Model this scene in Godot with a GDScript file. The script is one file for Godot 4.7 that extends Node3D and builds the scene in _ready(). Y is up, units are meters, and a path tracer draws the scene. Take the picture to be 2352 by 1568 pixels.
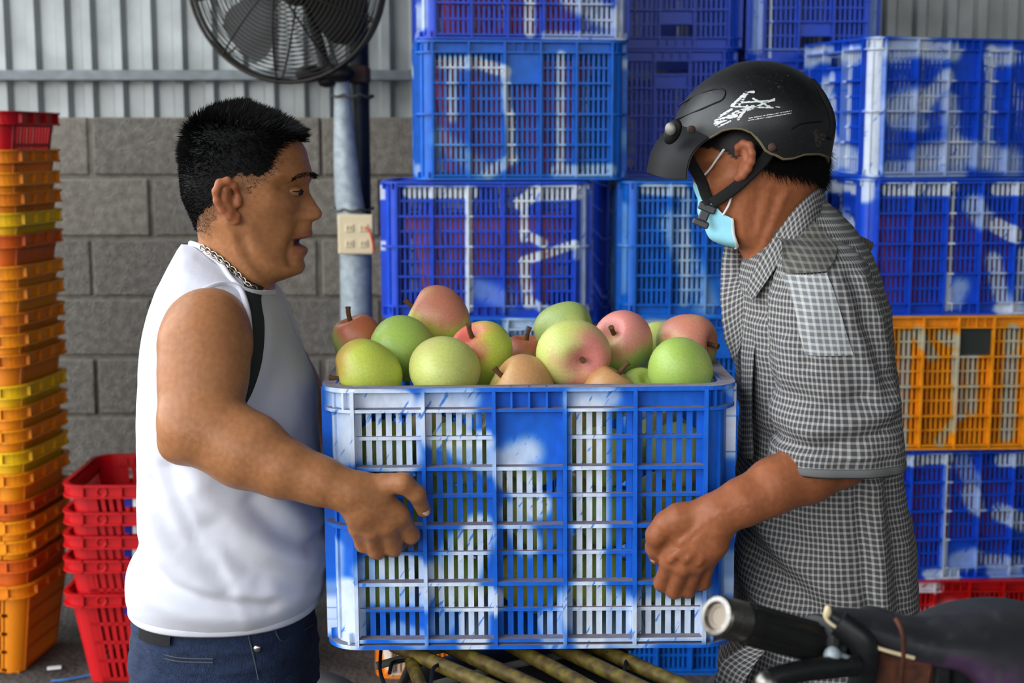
extends Node3D
# A fruit yard: two men carry a blue crate of mangoes past stacked crates. Units are metres, y is up.

const FOC := 3266.0          # focal length in pixels of the 2352 x 1568 frame
const EYE := Vector3(0, 1.5, 0)
const TILT := 8.0            # degrees the camera looks down

var rng := RandomNumberGenerator.new()
var used := {}
var M := {}
var none: Callable

# ---------------------------------------------------------------- top: camera, sky, light, exposure
func set_stage() -> void:
	var cam := Camera3D.new()
	cam.name = "camera"
	add_child(cam)
	cam.position = EYE
	cam.rotation_degrees = Vector3(-TILT, 0, 0)
	cam.near = 0.05
	cam.far = 200.0
	var at := CameraAttributesPhysical.new()
	at.frustum_focal_length = 50.0
	at.frustum_focus_distance = 1.97
	at.exposure_aperture = 6.3
	cam.attributes = at
	cam.fov = rad_to_deg(2.0 * atan(784.0 / FOC))
	cam.current = true
	var env := Environment.new()
	env.background_mode = Environment.BG_SKY
	var sk := ProceduralSkyMaterial.new()
	sk.sky_top_color = Color(0.92, 0.955, 1.0)
	sk.sky_horizon_color = Color(1.0, 0.995, 0.98)
	sk.ground_bottom_color = Color(0.40, 0.39, 0.37)
	sk.ground_horizon_color = Color(0.62, 0.61, 0.60)
	sk.sky_curve = 0.25
	sk.sun_angle_max = 0.0
	var sky := Sky.new()
	sky.sky_material = sk
	env.sky = sky
	env.background_energy_multiplier = 1.0
	env.tonemap_mode = Environment.TONE_MAPPER_LINEAR
	env.tonemap_exposure = 5.2
	env.sdfgi_enabled = true
	env.ssao_enabled = true
	env.ssil_enabled = true
	var we := WorldEnvironment.new()
	we.name = "world_environment"
	we.environment = env
	add_child(we)

# ---------------------------------------------------------------- small helpers
func P(px: float, py: float, d: float) -> Vector3:      # the point a pixel shows on the upright plane z = -d
	var c := cos(deg_to_rad(TILT))
	var s := sin(deg_to_rad(TILT))
	var v := (784.0 - py) / FOC
	var wz := c + v * s
	return Vector3((px - 1176.0) / FOC / wz * d, EYE.y + (v * c - s) / wz * d, -d)

func H(px: float, py: float, h: float) -> Vector3:      # the point a pixel shows on the level plane y = h
	var q := P(px, py, 1.0)
	return P(px, py, (h - EYE.y) / (q.y - EYE.y))

func numbered(called: String) -> String:
	if not used.has(called):
		used[called] = 0
		return called
	used[called] += 1
	return "%s_%03d" % [called, used[called]]

func thing(called: String, label: String, category: String, at := Vector3.ZERO, turn := 0.0, group := "") -> Node3D:
	var o := Node3D.new()
	o.name = numbered(called)
	add_child(o)
	o.position = at
	o.rotation.y = turn
	o.set_meta("label", label)
	o.set_meta("category", category)
	if group != "":
		o.set_meta("group", group)
	return o

func tag(o: Node, label: String, category: String, group := "") -> Node:
	o.set_meta("label", label)
	o.set_meta("category", category)
	if group != "":
		o.set_meta("group", group)
	return o

func part(parent: Node, called: String, mb: MB, m: Material, m2: Material = null) -> MeshInstance3D:
	var o := MeshInstance3D.new()
	o.mesh = mb.commit(m, m2)
	o.name = numbered(called) if parent == self else called
	parent.add_child(o, true)
	return o

func structure(called: String, mb: MB, m: Material) -> MeshInstance3D:
	var o := part(self, called, mb, m)
	o.set_meta("kind", "structure")
	return o

static func sp(v: float, e: float) -> float:
	return signf(v) * pow(absf(v), e)

static func g01(a: float, b: float, x: float) -> float:
	var t := clampf((x - a) / (b - a), 0.0, 1.0)
	return t * t * (3.0 - 2.0 * t)

static func curve(keys: Array, x: float) -> float:      # [[x, y], ...] with x rising, Catmull-Rom
	var n := keys.size()
	if x <= keys[0][0]:
		return keys[0][1]
	if x >= keys[n - 1][0]:
		return keys[n - 1][1]
	var i := 0
	while x > keys[i + 1][0]:
		i += 1
	var x0: float = keys[i][0]
	var x1: float = keys[i + 1][0]
	var y0: float = keys[i][1]
	var y1: float = keys[i + 1][1]
	var m0: float = (y1 - keys[i - 1][1]) / (x1 - keys[i - 1][0]) if i > 0 else (y1 - y0) / (x1 - x0)
	var m1: float = (keys[i + 2][1] - y0) / (keys[i + 2][0] - x0) if i + 2 < n else (y1 - y0) / (x1 - x0)
	var h := x1 - x0
	var t := (x - x0) / h
	var t2 := t * t
	var t3 := t2 * t
	return (2 * t3 - 3 * t2 + 1) * y0 + (t3 - 2 * t2 + t) * h * m0 + (-2 * t3 + 3 * t2) * y1 + (t3 - t2) * h * m1

static func seg2(p: Vector2, a: Vector2, b: Vector2) -> float:
	var ab := b - a
	var t := clampf((p - a).dot(ab) / maxf(ab.length_squared(), 1e-12), 0.0, 1.0)
	return p.distance_to(a + ab * t)

static func poly2(p: Vector2, line: PackedVector2Array) -> float:
	var best := 1e9
	for i in line.size() - 1:
		best = minf(best, seg2(p, line[i], line[i + 1]))
	return best

static func smooth_line(pts: Array, per := 6) -> PackedVector3Array:
	var out := PackedVector3Array()
	var n := pts.size()
	for i in n - 1:
		var p0: Vector3 = pts[maxi(i - 1, 0)]
		var p1: Vector3 = pts[i]
		var p2: Vector3 = pts[i + 1]
		var p3: Vector3 = pts[mini(i + 2, n - 1)]
		for k in per:
			out.append(p1.cubic_interpolate(p2, p0, p3, float(k) / per))
	out.append(pts[n - 1])
	return out

# ---------------------------------------------------------------- mesh builder
class MB:
	var v := PackedVector3Array()
	var n := PackedVector3Array()
	var uv := PackedVector2Array()
	var c := PackedColorArray()
	var ix := PackedInt32Array()
	var ix2 := PackedInt32Array()      # faces of a second material
	var tint := Color.WHITE
	var uvf: Callable                  # optional uv from a position
	var xf := Transform3D.IDENTITY

	func add(p: Vector3, nn: Vector3, u := Vector2.ZERO) -> int:
		v.append(xf * p)
		n.append((xf.basis * nn).normalized())
		uv.append(uvf.call(p) if uvf.is_valid() else u)
		c.append(tint)
		return v.size() - 1

	func quad(a: Vector3, b: Vector3, cc: Vector3, d: Vector3, second := false) -> void:   # counter-clockwise seen from outside
		var nn := (b - a).cross(cc - a)
		if nn.length_squared() < 1e-16:
			nn = (cc - a).cross(d - a)
		nn = nn.normalized()
		var i := add(a, nn)
		add(b, nn)
		add(cc, nn)
		add(d, nn)
		if second:
			ix2.append_array(PackedInt32Array([i, i + 2, i + 1, i, i + 3, i + 2]))
		else:
			ix.append_array(PackedInt32Array([i, i + 2, i + 1, i, i + 3, i + 2]))

	func box(ctr: Vector3, size: Vector3, basis := Basis.IDENTITY, top_second := false) -> void:
		var h := size * 0.5
		var p := PackedVector3Array()
		for k in 8:
			p.append(ctr + basis * Vector3(h.x if k & 1 else -h.x, h.y if k & 2 else -h.y, h.z if k & 4 else -h.z))
		quad(p[4], p[5], p[7], p[6])
		quad(p[1], p[0], p[2], p[3])
		quad(p[5], p[1], p[3], p[7])
		quad(p[0], p[4], p[6], p[2])
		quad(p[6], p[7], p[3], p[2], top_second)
		quad(p[0], p[1], p[5], p[4])

	func cbox(ctr: Vector3, size: Vector3, b: float, basis := Basis.IDENTITY) -> void:     # box with chamfered edges
		var h := size * 0.5
		var i := h - Vector3(b, b, b)
		var e := [Vector3(h.x, i.y, i.z), Vector3(i.x, h.y, i.z), Vector3(i.x, i.y, h.z)]
		for ax in 3:
			for s in [-1.0, 1.0]:
				var q := []
				var u := (ax + 1) % 3
				var w := (ax + 2) % 3
				for st in [[-1, -1], [1, -1], [1, 1], [-1, 1]]:
					var p: Vector3 = e[ax]
					p[ax] *= s
					p[u] *= st[0]
					p[w] *= st[1]
					q.append(ctr + basis * p)
				if s > 0:
					quad(q[0], q[1], q[2], q[3])
				else:
					quad(q[3], q[2], q[1], q[0])
		for ax in 3:                       # the twelve edges
			var u := (ax + 1) % 3
			var w := (ax + 2) % 3
			for su in [-1.0, 1.0]:
				for sw in [-1.0, 1.0]:
					var pa: Vector3 = e[u]
					var pb: Vector3 = e[w]
					pa[u] *= su
					pa[w] *= sw
					pb[u] *= su
					pb[w] *= sw
					var a0 := pa
					var a1 := pa
					var b0 := pb
					var b1 := pb
					a0[ax] = -i[ax]
					a1[ax] = i[ax]
					b0[ax] = -i[ax]
					b1[ax] = i[ax]
					if su * sw > 0:
						quad(ctr + basis * a0, ctr + basis * b0, ctr + basis * b1, ctr + basis * a1)
					else:
						quad(ctr + basis * b0, ctr + basis * a0, ctr + basis * a1, ctr + basis * b1)
		for sx in [-1.0, 1.0]:
			for sy in [-1.0, 1.0]:
				for sz in [-1.0, 1.0]:
					var s := Vector3(sx, sy, sz)
					var a: Vector3 = ctr + basis * (e[0] * s)
					var bb: Vector3 = ctr + basis * (e[1] * s)
					var cc: Vector3 = ctr + basis * (e[2] * s)
					var nn := (basis * s).normalized()
					var k := add(a, nn)
					add(bb, nn)
					add(cc, nn)
					if sx * sy * sz > 0:
						ix.append_array(PackedInt32Array([k, k + 2, k + 1]))
					else:
						ix.append_array(PackedInt32Array([k, k + 1, k + 2]))

	func tube(pts: PackedVector3Array, radii, sides := 8, closed := false, flat := 1.0, flat_dir := Vector3.ZERO) -> void:
		var m := pts.size()
		var base := v.size()
		var up := Vector3.UP
		var t0 := (pts[1] - pts[0]).normalized()
		if absf(t0.dot(up)) > 0.9:
			up = Vector3.RIGHT
		if flat_dir != Vector3.ZERO:
			up = flat_dir
		var prev := (up - t0 * up.dot(t0)).normalized()
		for i in m:
			var a := pts[(i - 1 + m) % m] if closed else pts[maxi(i - 1, 0)]
			var b := pts[(i + 1) % m] if closed else pts[mini(i + 1, m - 1)]
			var t := (b - a).normalized()
			if flat_dir != Vector3.ZERO:
				prev = flat_dir
			prev = (prev - t * prev.dot(t)).normalized()
			var side := t.cross(prev)
			var r: float = radii if radii is float else radii[i]
			for k in sides:
				var an := TAU * k / sides
				var dd := prev * cos(an) * flat + side * sin(an)
				add(pts[i] + dd * r, prev * cos(an) / flat + side * sin(an), Vector2(float(k) / sides, float(i) / m))
		var rows := m if closed else m - 1
		for i in rows:
			var i2 := (i + 1) % m
			for k in sides:
				var k2 := (k + 1) % sides
				ix.append_array(PackedInt32Array([base + i * sides + k, base + i2 * sides + k, base + i2 * sides + k2, base + i * sides + k, base + i2 * sides + k2, base + i * sides + k2]))
		if not closed:
			for e in [0, m - 1]:
				var nn := (pts[0] - pts[1]).normalized() if e == 0 else (pts[m - 1] - pts[m - 2]).normalized()
				var ci := add(pts[e], nn)
				var st := v.size()
				for k in sides:
					var q := v[base + e * sides + k]
					v.append(q)
					n.append((xf.basis * nn).normalized())
					uv.append(uv[base + e * sides + k])
					c.append(tint)
				for k in sides:
					var k2 := (k + 1) % sides
					if e == 0:
						ix.append_array(PackedInt32Array([ci, st + k, st + k2]))
					else:
						ix.append_array(PackedInt32Array([ci, st + k2, st + k]))

	func lathe(prof: Array, sides: int, tr := Transform3D.IDENTITY) -> void:      # prof: [radius, height], round the y axis of tr
		var keep := xf
		xf = xf * tr
		for i in prof.size() - 1:
			var r0: float = prof[i][0]
			var h0: float = prof[i][1]
			var r1: float = prof[i + 1][0]
			var h1: float = prof[i + 1][1]
			var d := Vector2(r1 - r0, h1 - h0).normalized()
			var st := v.size()
			for k in sides + 1:
				var an := TAU * k / sides
				var dir := Vector3(cos(an), 0, sin(an))
				var nn := dir * d.y - Vector3.UP * d.x
				add(dir * r0 + Vector3.UP * h0, nn, Vector2(float(k) / sides, h0))
				add(dir * r1 + Vector3.UP * h1, nn, Vector2(float(k) / sides, h1))
			for k in sides:
				var q := st + 2 * k
				ix.append_array(PackedInt32Array([q, q + 2, q + 1, q + 1, q + 2, q + 3]))
		xf = keep

	func grid(nu: int, nv: int, pos: PackedVector3Array, uvs := PackedVector2Array(), cols := PackedColorArray(), close_u := false, flip := false) -> void:
		var st := v.size()
		var nn := PackedVector3Array()
		nn.resize(pos.size())
		var mu := nu if close_u else nu - 1
		for j in nv - 1:
			for i in mu:
				var i2 := (i + 1) % nu
				var a := j * nu + i
				var b := j * nu + i2
				var cc := (j + 1) * nu + i2
				var d := (j + 1) * nu + i
				var f := (pos[cc] - pos[a]).cross(pos[d] - pos[b])
				if flip:
					f = -f
				nn[a] += f
				nn[b] += f
				nn[cc] += f
				nn[d] += f
				if flip:
					ix.append_array(PackedInt32Array([st + a, st + b, st + cc, st + a, st + cc, st + d]))
				else:
					ix.append_array(PackedInt32Array([st + a, st + cc, st + b, st + a, st + d, st + cc]))
		for k in pos.size():
			v.append(xf * pos[k])
			n.append((xf.basis * nn[k]).normalized())
			uv.append(uvs[k] if uvs.size() else (uvf.call(pos[k]) if uvf.is_valid() else Vector2.ZERO))
			c.append(cols[k] if cols.size() else tint)

	func ellipsoid(ctr: Vector3, r: Vector3, basis := Basis.IDENTITY, nu := 20, nv := 12) -> void:
		var pos := PackedVector3Array()
		for j in nv + 1:
			var ph := PI * j / nv
			for i in nu:
				var th := TAU * i / nu
				pos.append(ctr + basis * (r * Vector3(sin(ph) * cos(th), cos(ph), sin(ph) * sin(th))))
		grid(nu, nv + 1, pos, PackedVector2Array(), PackedColorArray(), true, true)

	func ring(y0: float, y1: float, w: float, d: float, rad: float, inset: float, seg := 6, top_second := false) -> void:   # flat rounded-rectangle ring
		var outl := PackedVector3Array()
		var inl := PackedVector3Array()
		var nrm := PackedVector3Array()
		for q in 4:
			var cx := (w * 0.5 - rad) * (1 if q == 0 or q == 3 else -1)
			var cz := (d * 0.5 - rad) * (1 if q < 2 else -1)
			for k in seg + 1:
				var an := PI * 0.5 * (q + float(k) / seg)
				var dir := Vector3(cos(an), 0, sin(an))
				nrm.append(dir)
				outl.append(Vector3(cx, 0, cz) + dir * rad)
				inl.append(Vector3(cx, 0, cz) + dir * maxf(rad - inset, 0.0) + (Vector3(-signf(cx), 0, -signf(cz)) * maxf(inset - rad, 0.0)))
		var m := outl.size()
		var u0 := Vector3.UP * y0
		var u1 := Vector3.UP * y1
		for i in m:
			var k := (i + 1) % m
			quad(outl[k] + u0, outl[i] + u0, outl[i] + u1, outl[k] + u1)
			quad(inl[i] + u0, inl[k] + u0, inl[k] + u1, inl[i] + u1)
			quad(outl[i] + u1, inl[i] + u1, inl[k] + u1, outl[k] + u1, top_second)
			quad(outl[k] + u0, inl[k] + u0, inl[i] + u0, outl[i] + u0)

	func warp(f: Callable) -> void:
		for i in v.size():
			v[i] = f.call(v[i])

	func commit(m: Material, m2: Material = null) -> ArrayMesh:
		var mesh := ArrayMesh.new()
		var arr := []
		arr.resize(Mesh.ARRAY_MAX)
		arr[Mesh.ARRAY_VERTEX] = v
		arr[Mesh.ARRAY_NORMAL] = n
		arr[Mesh.ARRAY_TEX_UV] = uv
		arr[Mesh.ARRAY_COLOR] = c
		if ix2.size() and m2 == null:
			ix.append_array(ix2)
			ix2 = PackedInt32Array()
		arr[Mesh.ARRAY_INDEX] = ix
		mesh.add_surface_from_arrays(Mesh.PRIMITIVE_TRIANGLES, arr)
		mesh.surface_set_material(0, m)
		if ix2.size():
			arr[Mesh.ARRAY_INDEX] = ix2
			mesh.add_surface_from_arrays(Mesh.PRIMITIVE_TRIANGLES, arr)
			mesh.surface_set_material(1, m2)
		return mesh

# ---------------------------------------------------------------- lofted bodies: level slices, each an oval
class Loft:
	var ys := PackedFloat32Array()      # falling
	var rows := []                      # [xl, xr, z centre, half depth, exponent]

	func add(y: float, xl: float, xr: float, zc: float, hz: float, e := 2.2) -> void:
		ys.append(y)
		rows.append([xl, xr, zc, hz, e])

	func at(y: float) -> PackedFloat32Array:
		var m := ys.size()
		var out := PackedFloat32Array()
		if y >= ys[0]:
			return PackedFloat32Array(rows[0])
		if y <= ys[m - 1]:
			return PackedFloat32Array(rows[m - 1])
		var i := 0
		while y < ys[i + 1]:
			i += 1
		var h := ys[i + 1] - ys[i]
		var t := (y - ys[i]) / h
		var t2 := t * t
		var t3 := t2 * t
		for q in 5:
			var y0: float = rows[i][q]
			var y1: float = rows[i + 1][q]
			var m0: float = (y1 - rows[i - 1][q]) / (ys[i + 1] - ys[i - 1]) if i > 0 else (y1 - y0) / h
			var m1: float = (rows[i + 2][q] - y0) / (ys[i + 2] - ys[i]) if i + 2 < m else (y1 - y0) / h
			out.append((2 * t3 - 3 * t2 + 1) * y0 + (t3 - 2 * t2 + t) * h * m0 + (-2 * t3 + 3 * t2) * y1 + (t3 - t2) * h * m1)
		return out

	func pt(th: float, y: float, off := 0.0) -> Vector3:       # th 0: +x, PI/2: towards the camera
		var r := at(y)
		var hx := (r[1] - r[0]) * 0.5 + off
		var hz := r[3] + off
		var c := cos(th)
		var s := sin(th)
		var e := 2.0 / r[4]
		return Vector3((r[0] + r[1]) * 0.5 + hx * signf(c) * pow(absf(c), e), y, r[2] + hz * signf(s) * pow(absf(s), e))

	func near_z(x: float, y: float, off := 0.0) -> float:      # the surface on the camera's side
		var r := at(y)
		var hx := (r[1] - r[0]) * 0.5 + off
		var k := clampf(absf(x - (r[0] + r[1]) * 0.5) / hx, 0.0, 0.995)
		return r[2] + (r[3] + off) * pow(1.0 - pow(k, r[4]), 1.0 / r[4])

	func theta(x: float, y: float) -> float:
		var r := at(y)
		var hx := (r[1] - r[0]) * 0.5
		var k := clampf((x - (r[0] + r[1]) * 0.5) / hx, -0.998, 0.998)
		var c := signf(k) * pow(absf(k), r[4] * 0.5)
		return acos(c)

func loft_px(lf: Loft, list: Array, d: float, e := 2.2) -> void:   # rows [py, xl, xr, half depth (, d (, e))] in pixels at distance d
	for r in list:
		var dd: float = r[4] if r.size() > 4 else d
		var a := P(r[1], r[0], dd)
		var b := P(r[2], r[0], dd)
		lf.add(a.y, a.x, b.x, -dd, r[3], r[5] if r.size() > 5 else e)

func loft_mesh(mb: MB, lf: Loft, y0: float, y1: float, nrow: int, ncol: int, disp: Callable, colf: Callable, urad := 0.0) -> void:
	var pos := PackedVector3Array()
	var cols := PackedColorArray()
	var uvs := PackedVector2Array()
	for j in nrow:
		var y := lerpf(y0, y1, float(j) / (nrow - 1))
		var r := lf.at(y)
		for i in ncol + 1:
			var th := TAU * i / ncol
			var p := lf.pt(th, y)
			var hx := (r[1] - r[0]) * 0.5
			var nn := Vector3(cos(th) / maxf(hx, 0.002), 0, sin(th) / maxf(r[3], 0.002)).normalized()
			if disp.is_valid():
				p += disp.call(p, nn, th)
			pos.append(p)
			cols.append(colf.call(p, nn, th) if colf.is_valid() else mb.tint)
			if urad > 0:
				uvs.append(Vector2(th * urad, -y))
			else:
				uvs.append(Vector2(float(i) / ncol, float(j) / nrow))
	mb.grid(ncol + 1, nrow, pos, uvs, cols, false, true)

# ---------------------------------------------------------------- smooth bodies: rounded bones joined by a smooth minimum, meshed as surface nets
class Flesh:
	var a := PackedVector3Array()
	var b := PackedVector3Array()
	var ra := PackedFloat32Array()
	var rb := PackedFloat32Array()
	var kk := PackedFloat32Array()      # how softly each bone joins the rest
	var k := 0.012

	func bone(p: Vector3, q: Vector3, r0: float, r1: float) -> void:
		a.append(p)
		b.append(q)
		ra.append(r0)
		rb.append(r1)
		kk.append(k)

	func chain(pts: Array, rad: Array) -> void:
		for i in pts.size() - 1:
			bone(pts[i], pts[i + 1], rad[i], rad[i + 1])

	func one(i: int, p: Vector3) -> float:
		var ab := b[i] - a[i]
		var t := clampf((p - a[i]).dot(ab) / maxf(ab.length_squared(), 1e-12), 0.0, 1.0)
		return p.distance_to(a[i] + ab * t) - lerpf(ra[i], rb[i], t)

	func mesh(mb: MB, cell: float, colf: Callable) -> void:
		for q in kk:
			k = maxf(k, q)
		var lo := Vector3(1e9, 1e9, 1e9)
		var hi := -lo
		for i in a.size():
			var r := maxf(ra[i], rb[i]) + k + 2.0 * cell
			lo = lo.min(a[i].min(b[i]) - Vector3(r, r, r))
			hi = hi.max(a[i].max(b[i]) + Vector3(r, r, r))
		var B := 6
		var nb := Vector3i(((hi - lo) / (cell * B)).ceil())
		var nx := nb.x * B + 1
		var ny := nb.y * B + 1
		var nz := nb.z * B + 1
		var val := PackedFloat32Array()
		val.resize(nx * ny * nz)
		val.fill(1.0)
		var vid := PackedInt32Array()
		vid.resize(nx * ny * nz)
		vid.fill(-1)
		var hd := cell * B * 0.5 * 1.7321
		var blocks := []
		for bz in nb.z:
			for by in nb.y:
				for bx in nb.x:
					var ctr := lo + (Vector3(bx, by, bz) + Vector3(0.5, 0.5, 0.5)) * (cell * B)
					var ds := PackedFloat32Array()
					var dm := 1e9
					for i in a.size():
						var dd := one(i, ctr)
						ds.append(dd)
						dm = minf(dm, dd)
					if dm > hd + k * 1.5 + cell:
						continue
					if dm < -hd - cell:
						for z in B + 1:
							for y in B + 1:
								for x in B + 1:
									val[(bx * B + x) + nx * ((by * B + y) + ny * (bz * B + z))] = -0.01
						continue
					var act := PackedInt32Array()
					for i in a.size():
						if ds[i] < dm + 2.0 * hd + k:
							act.append(i)
					blocks.append([bx, by, bz])
					var na := act.size()
					for z in B + 1:
						for y in B + 1:
							for x in B + 1:
								var p := lo + Vector3(bx * B + x, by * B + y, bz * B + z) * cell
								var f := 1e9
								for q in na:
									var i := act[q]
									var pa := p - a[i]
									var ab := b[i] - a[i]
									var t := clampf(pa.dot(ab) / maxf(ab.length_squared(), 1e-12), 0.0, 1.0)
									var e := (pa - ab * t).length() - (ra[i] + (rb[i] - ra[i]) * t)
									var h := kk[i] - absf(f - e)
									f = minf(f, e)
									if h > 0.0:
										f -= h * h * 0.25 / kk[i]
								val[(bx * B + x) + nx * ((by * B + y) + ny * (bz * B + z))] = f
		var sx := 1
		var sy := nx
		var sz := nx * ny
		var start := mb.v.size()
		var pos := PackedVector3Array()
		var cells := PackedInt32Array()
		for bl in blocks:
			for z in B:
				for y in B:
					for x in B:
						var gx: int = bl[0] * B + x
						var gy: int = bl[1] * B + y
						var gz: int = bl[2] * B + z
						var o := gx + sy * gy + sz * gz
						var v0 := val[o]
						var s0 := v0 < 0.0
						var v1 := val[o + sx]
						var v2 := val[o + sy]
						var v3 := val[o + sx + sy]
						var v4 := val[o + sz]
						var v5 := val[o + sx + sz]
						var v6 := val[o + sy + sz]
						var v7 := val[o + sx + sy + sz]
						if (v1 < 0.0) == s0 and (v2 < 0.0) == s0 and (v3 < 0.0) == s0 and (v4 < 0.0) == s0 and (v5 < 0.0) == s0 and (v6 < 0.0) == s0 and (v7 < 0.0) == s0:
							continue
						var sum := Vector3.ZERO
						var cnt := 0
						var vv := [v0, v1, v2, v3, v4, v5, v6, v7]
						for e in [[0, 1], [2, 3], [4, 5], [6, 7], [0, 2], [1, 3], [4, 6], [5, 7], [0, 4], [1, 5], [2, 6], [3, 7]]:
							var p: int = e[0]
							var q: int = e[1]
							var fa: float = vv[p]
							var fb: float = vv[q]
							if (fa < 0.0) != (fb < 0.0):
								var t := fa / (fa - fb)
								var pa := Vector3(p & 1, (p >> 1) & 1, p >> 2)
								var pb := Vector3(q & 1, (q >> 1) & 1, q >> 2)
								sum += pa.lerp(pb, t)
								cnt += 1
						vid[o] = pos.size()
						pos.append(lo + (Vector3(gx, gy, gz) + sum / cnt) * cell)
						cells.append(o)
		var nn := PackedVector3Array()
		nn.resize(pos.size())
		for o in cells:
			var s0 := val[o] < 0.0
			for ax in 3:
				var d := sx if ax == 0 else (sy if ax == 1 else sz)
				var u := sy if ax == 0 else (sz if ax == 1 else sx)
				var w := sz if ax == 0 else (sx if ax == 1 else sy)
				var s1 := val[o + d] < 0.0
				if s0 == s1:
					continue
				if o - u - w < 0:
					continue
				var q0 := vid[o - u - w]
				var q1 := vid[o - w]
				var q2 := vid[o]
				var q3 := vid[o - u]
				if q0 < 0 or q1 < 0 or q2 < 0 or q3 < 0:
					continue
				var f := (pos[q2] - pos[q0]).cross(pos[q3] - pos[q1])
				if not s0:
					f = -f
				nn[q0] += f
				nn[q1] += f
				nn[q2] += f
				nn[q3] += f
				if s0:
					mb.ix.append_array(PackedInt32Array([start + q0, start + q2, start + q1, start + q0, start + q3, start + q2]))
				else:
					mb.ix.append_array(PackedInt32Array([start + q0, start + q1, start + q2, start + q0, start + q2, start + q3]))
		for i in pos.size():
			mb.v.append(pos[i])
			var m := nn[i].normalized()
			mb.n.append(m)
			mb.uv.append(Vector2.ZERO)
			mb.c.append(colf.call(pos[i], m) if colf.is_valid() else mb.tint)

# ---------------------------------------------------------------- materials
func noise_tex(freq: float, lo: Color, hi: Color, size := 512, seedn := 1, oct := 4, kind := FastNoiseLite.TYPE_SIMPLEX_SMOOTH, mid = null) -> NoiseTexture2D:
	var nz := FastNoiseLite.new()
	nz.noise_type = kind
	nz.frequency = freq
	nz.fractal_octaves = oct
	nz.seed = seedn
	var t := NoiseTexture2D.new()
	t.width = size
	t.height = size
	t.seamless = true
	t.noise = nz
	var g := Gradient.new()
	g.set_color(0, lo)
	g.set_color(1, hi)
	if mid != null:
		g.add_point(0.5, mid)
	t.color_ramp = g
	return t

func bump_tex(freq: float, size := 512, seedn := 2, strength := 4.0, oct := 4, kind := FastNoiseLite.TYPE_SIMPLEX_SMOOTH) -> NoiseTexture2D:
	var nz := FastNoiseLite.new()
	nz.noise_type = kind
	nz.frequency = freq
	nz.fractal_octaves = oct
	nz.seed = seedn
	var t := NoiseTexture2D.new()
	t.width = size
	t.height = size
	t.seamless = true
	t.noise = nz
	t.as_normal_map = true
	t.bump_strength = strength
	return t

func mat(col: Color, rough := 0.6, metal := 0.0, tex: Texture2D = null, scale := 1.0, normal: Texture2D = null, nscale := 0.5) -> StandardMaterial3D:
	var m := StandardMaterial3D.new()
	m.albedo_color = col
	m.roughness = rough
	m.metallic = metal
	if tex:
		m.albedo_texture = tex
	if normal:
		m.normal_enabled = true
		m.normal_texture = normal
		m.normal_scale = nscale
	if tex or normal:
		m.uv1_triplanar = true
		m.uv1_world_triplanar = true
		m.uv1_scale = Vector3.ONE * scale
	return m

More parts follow.
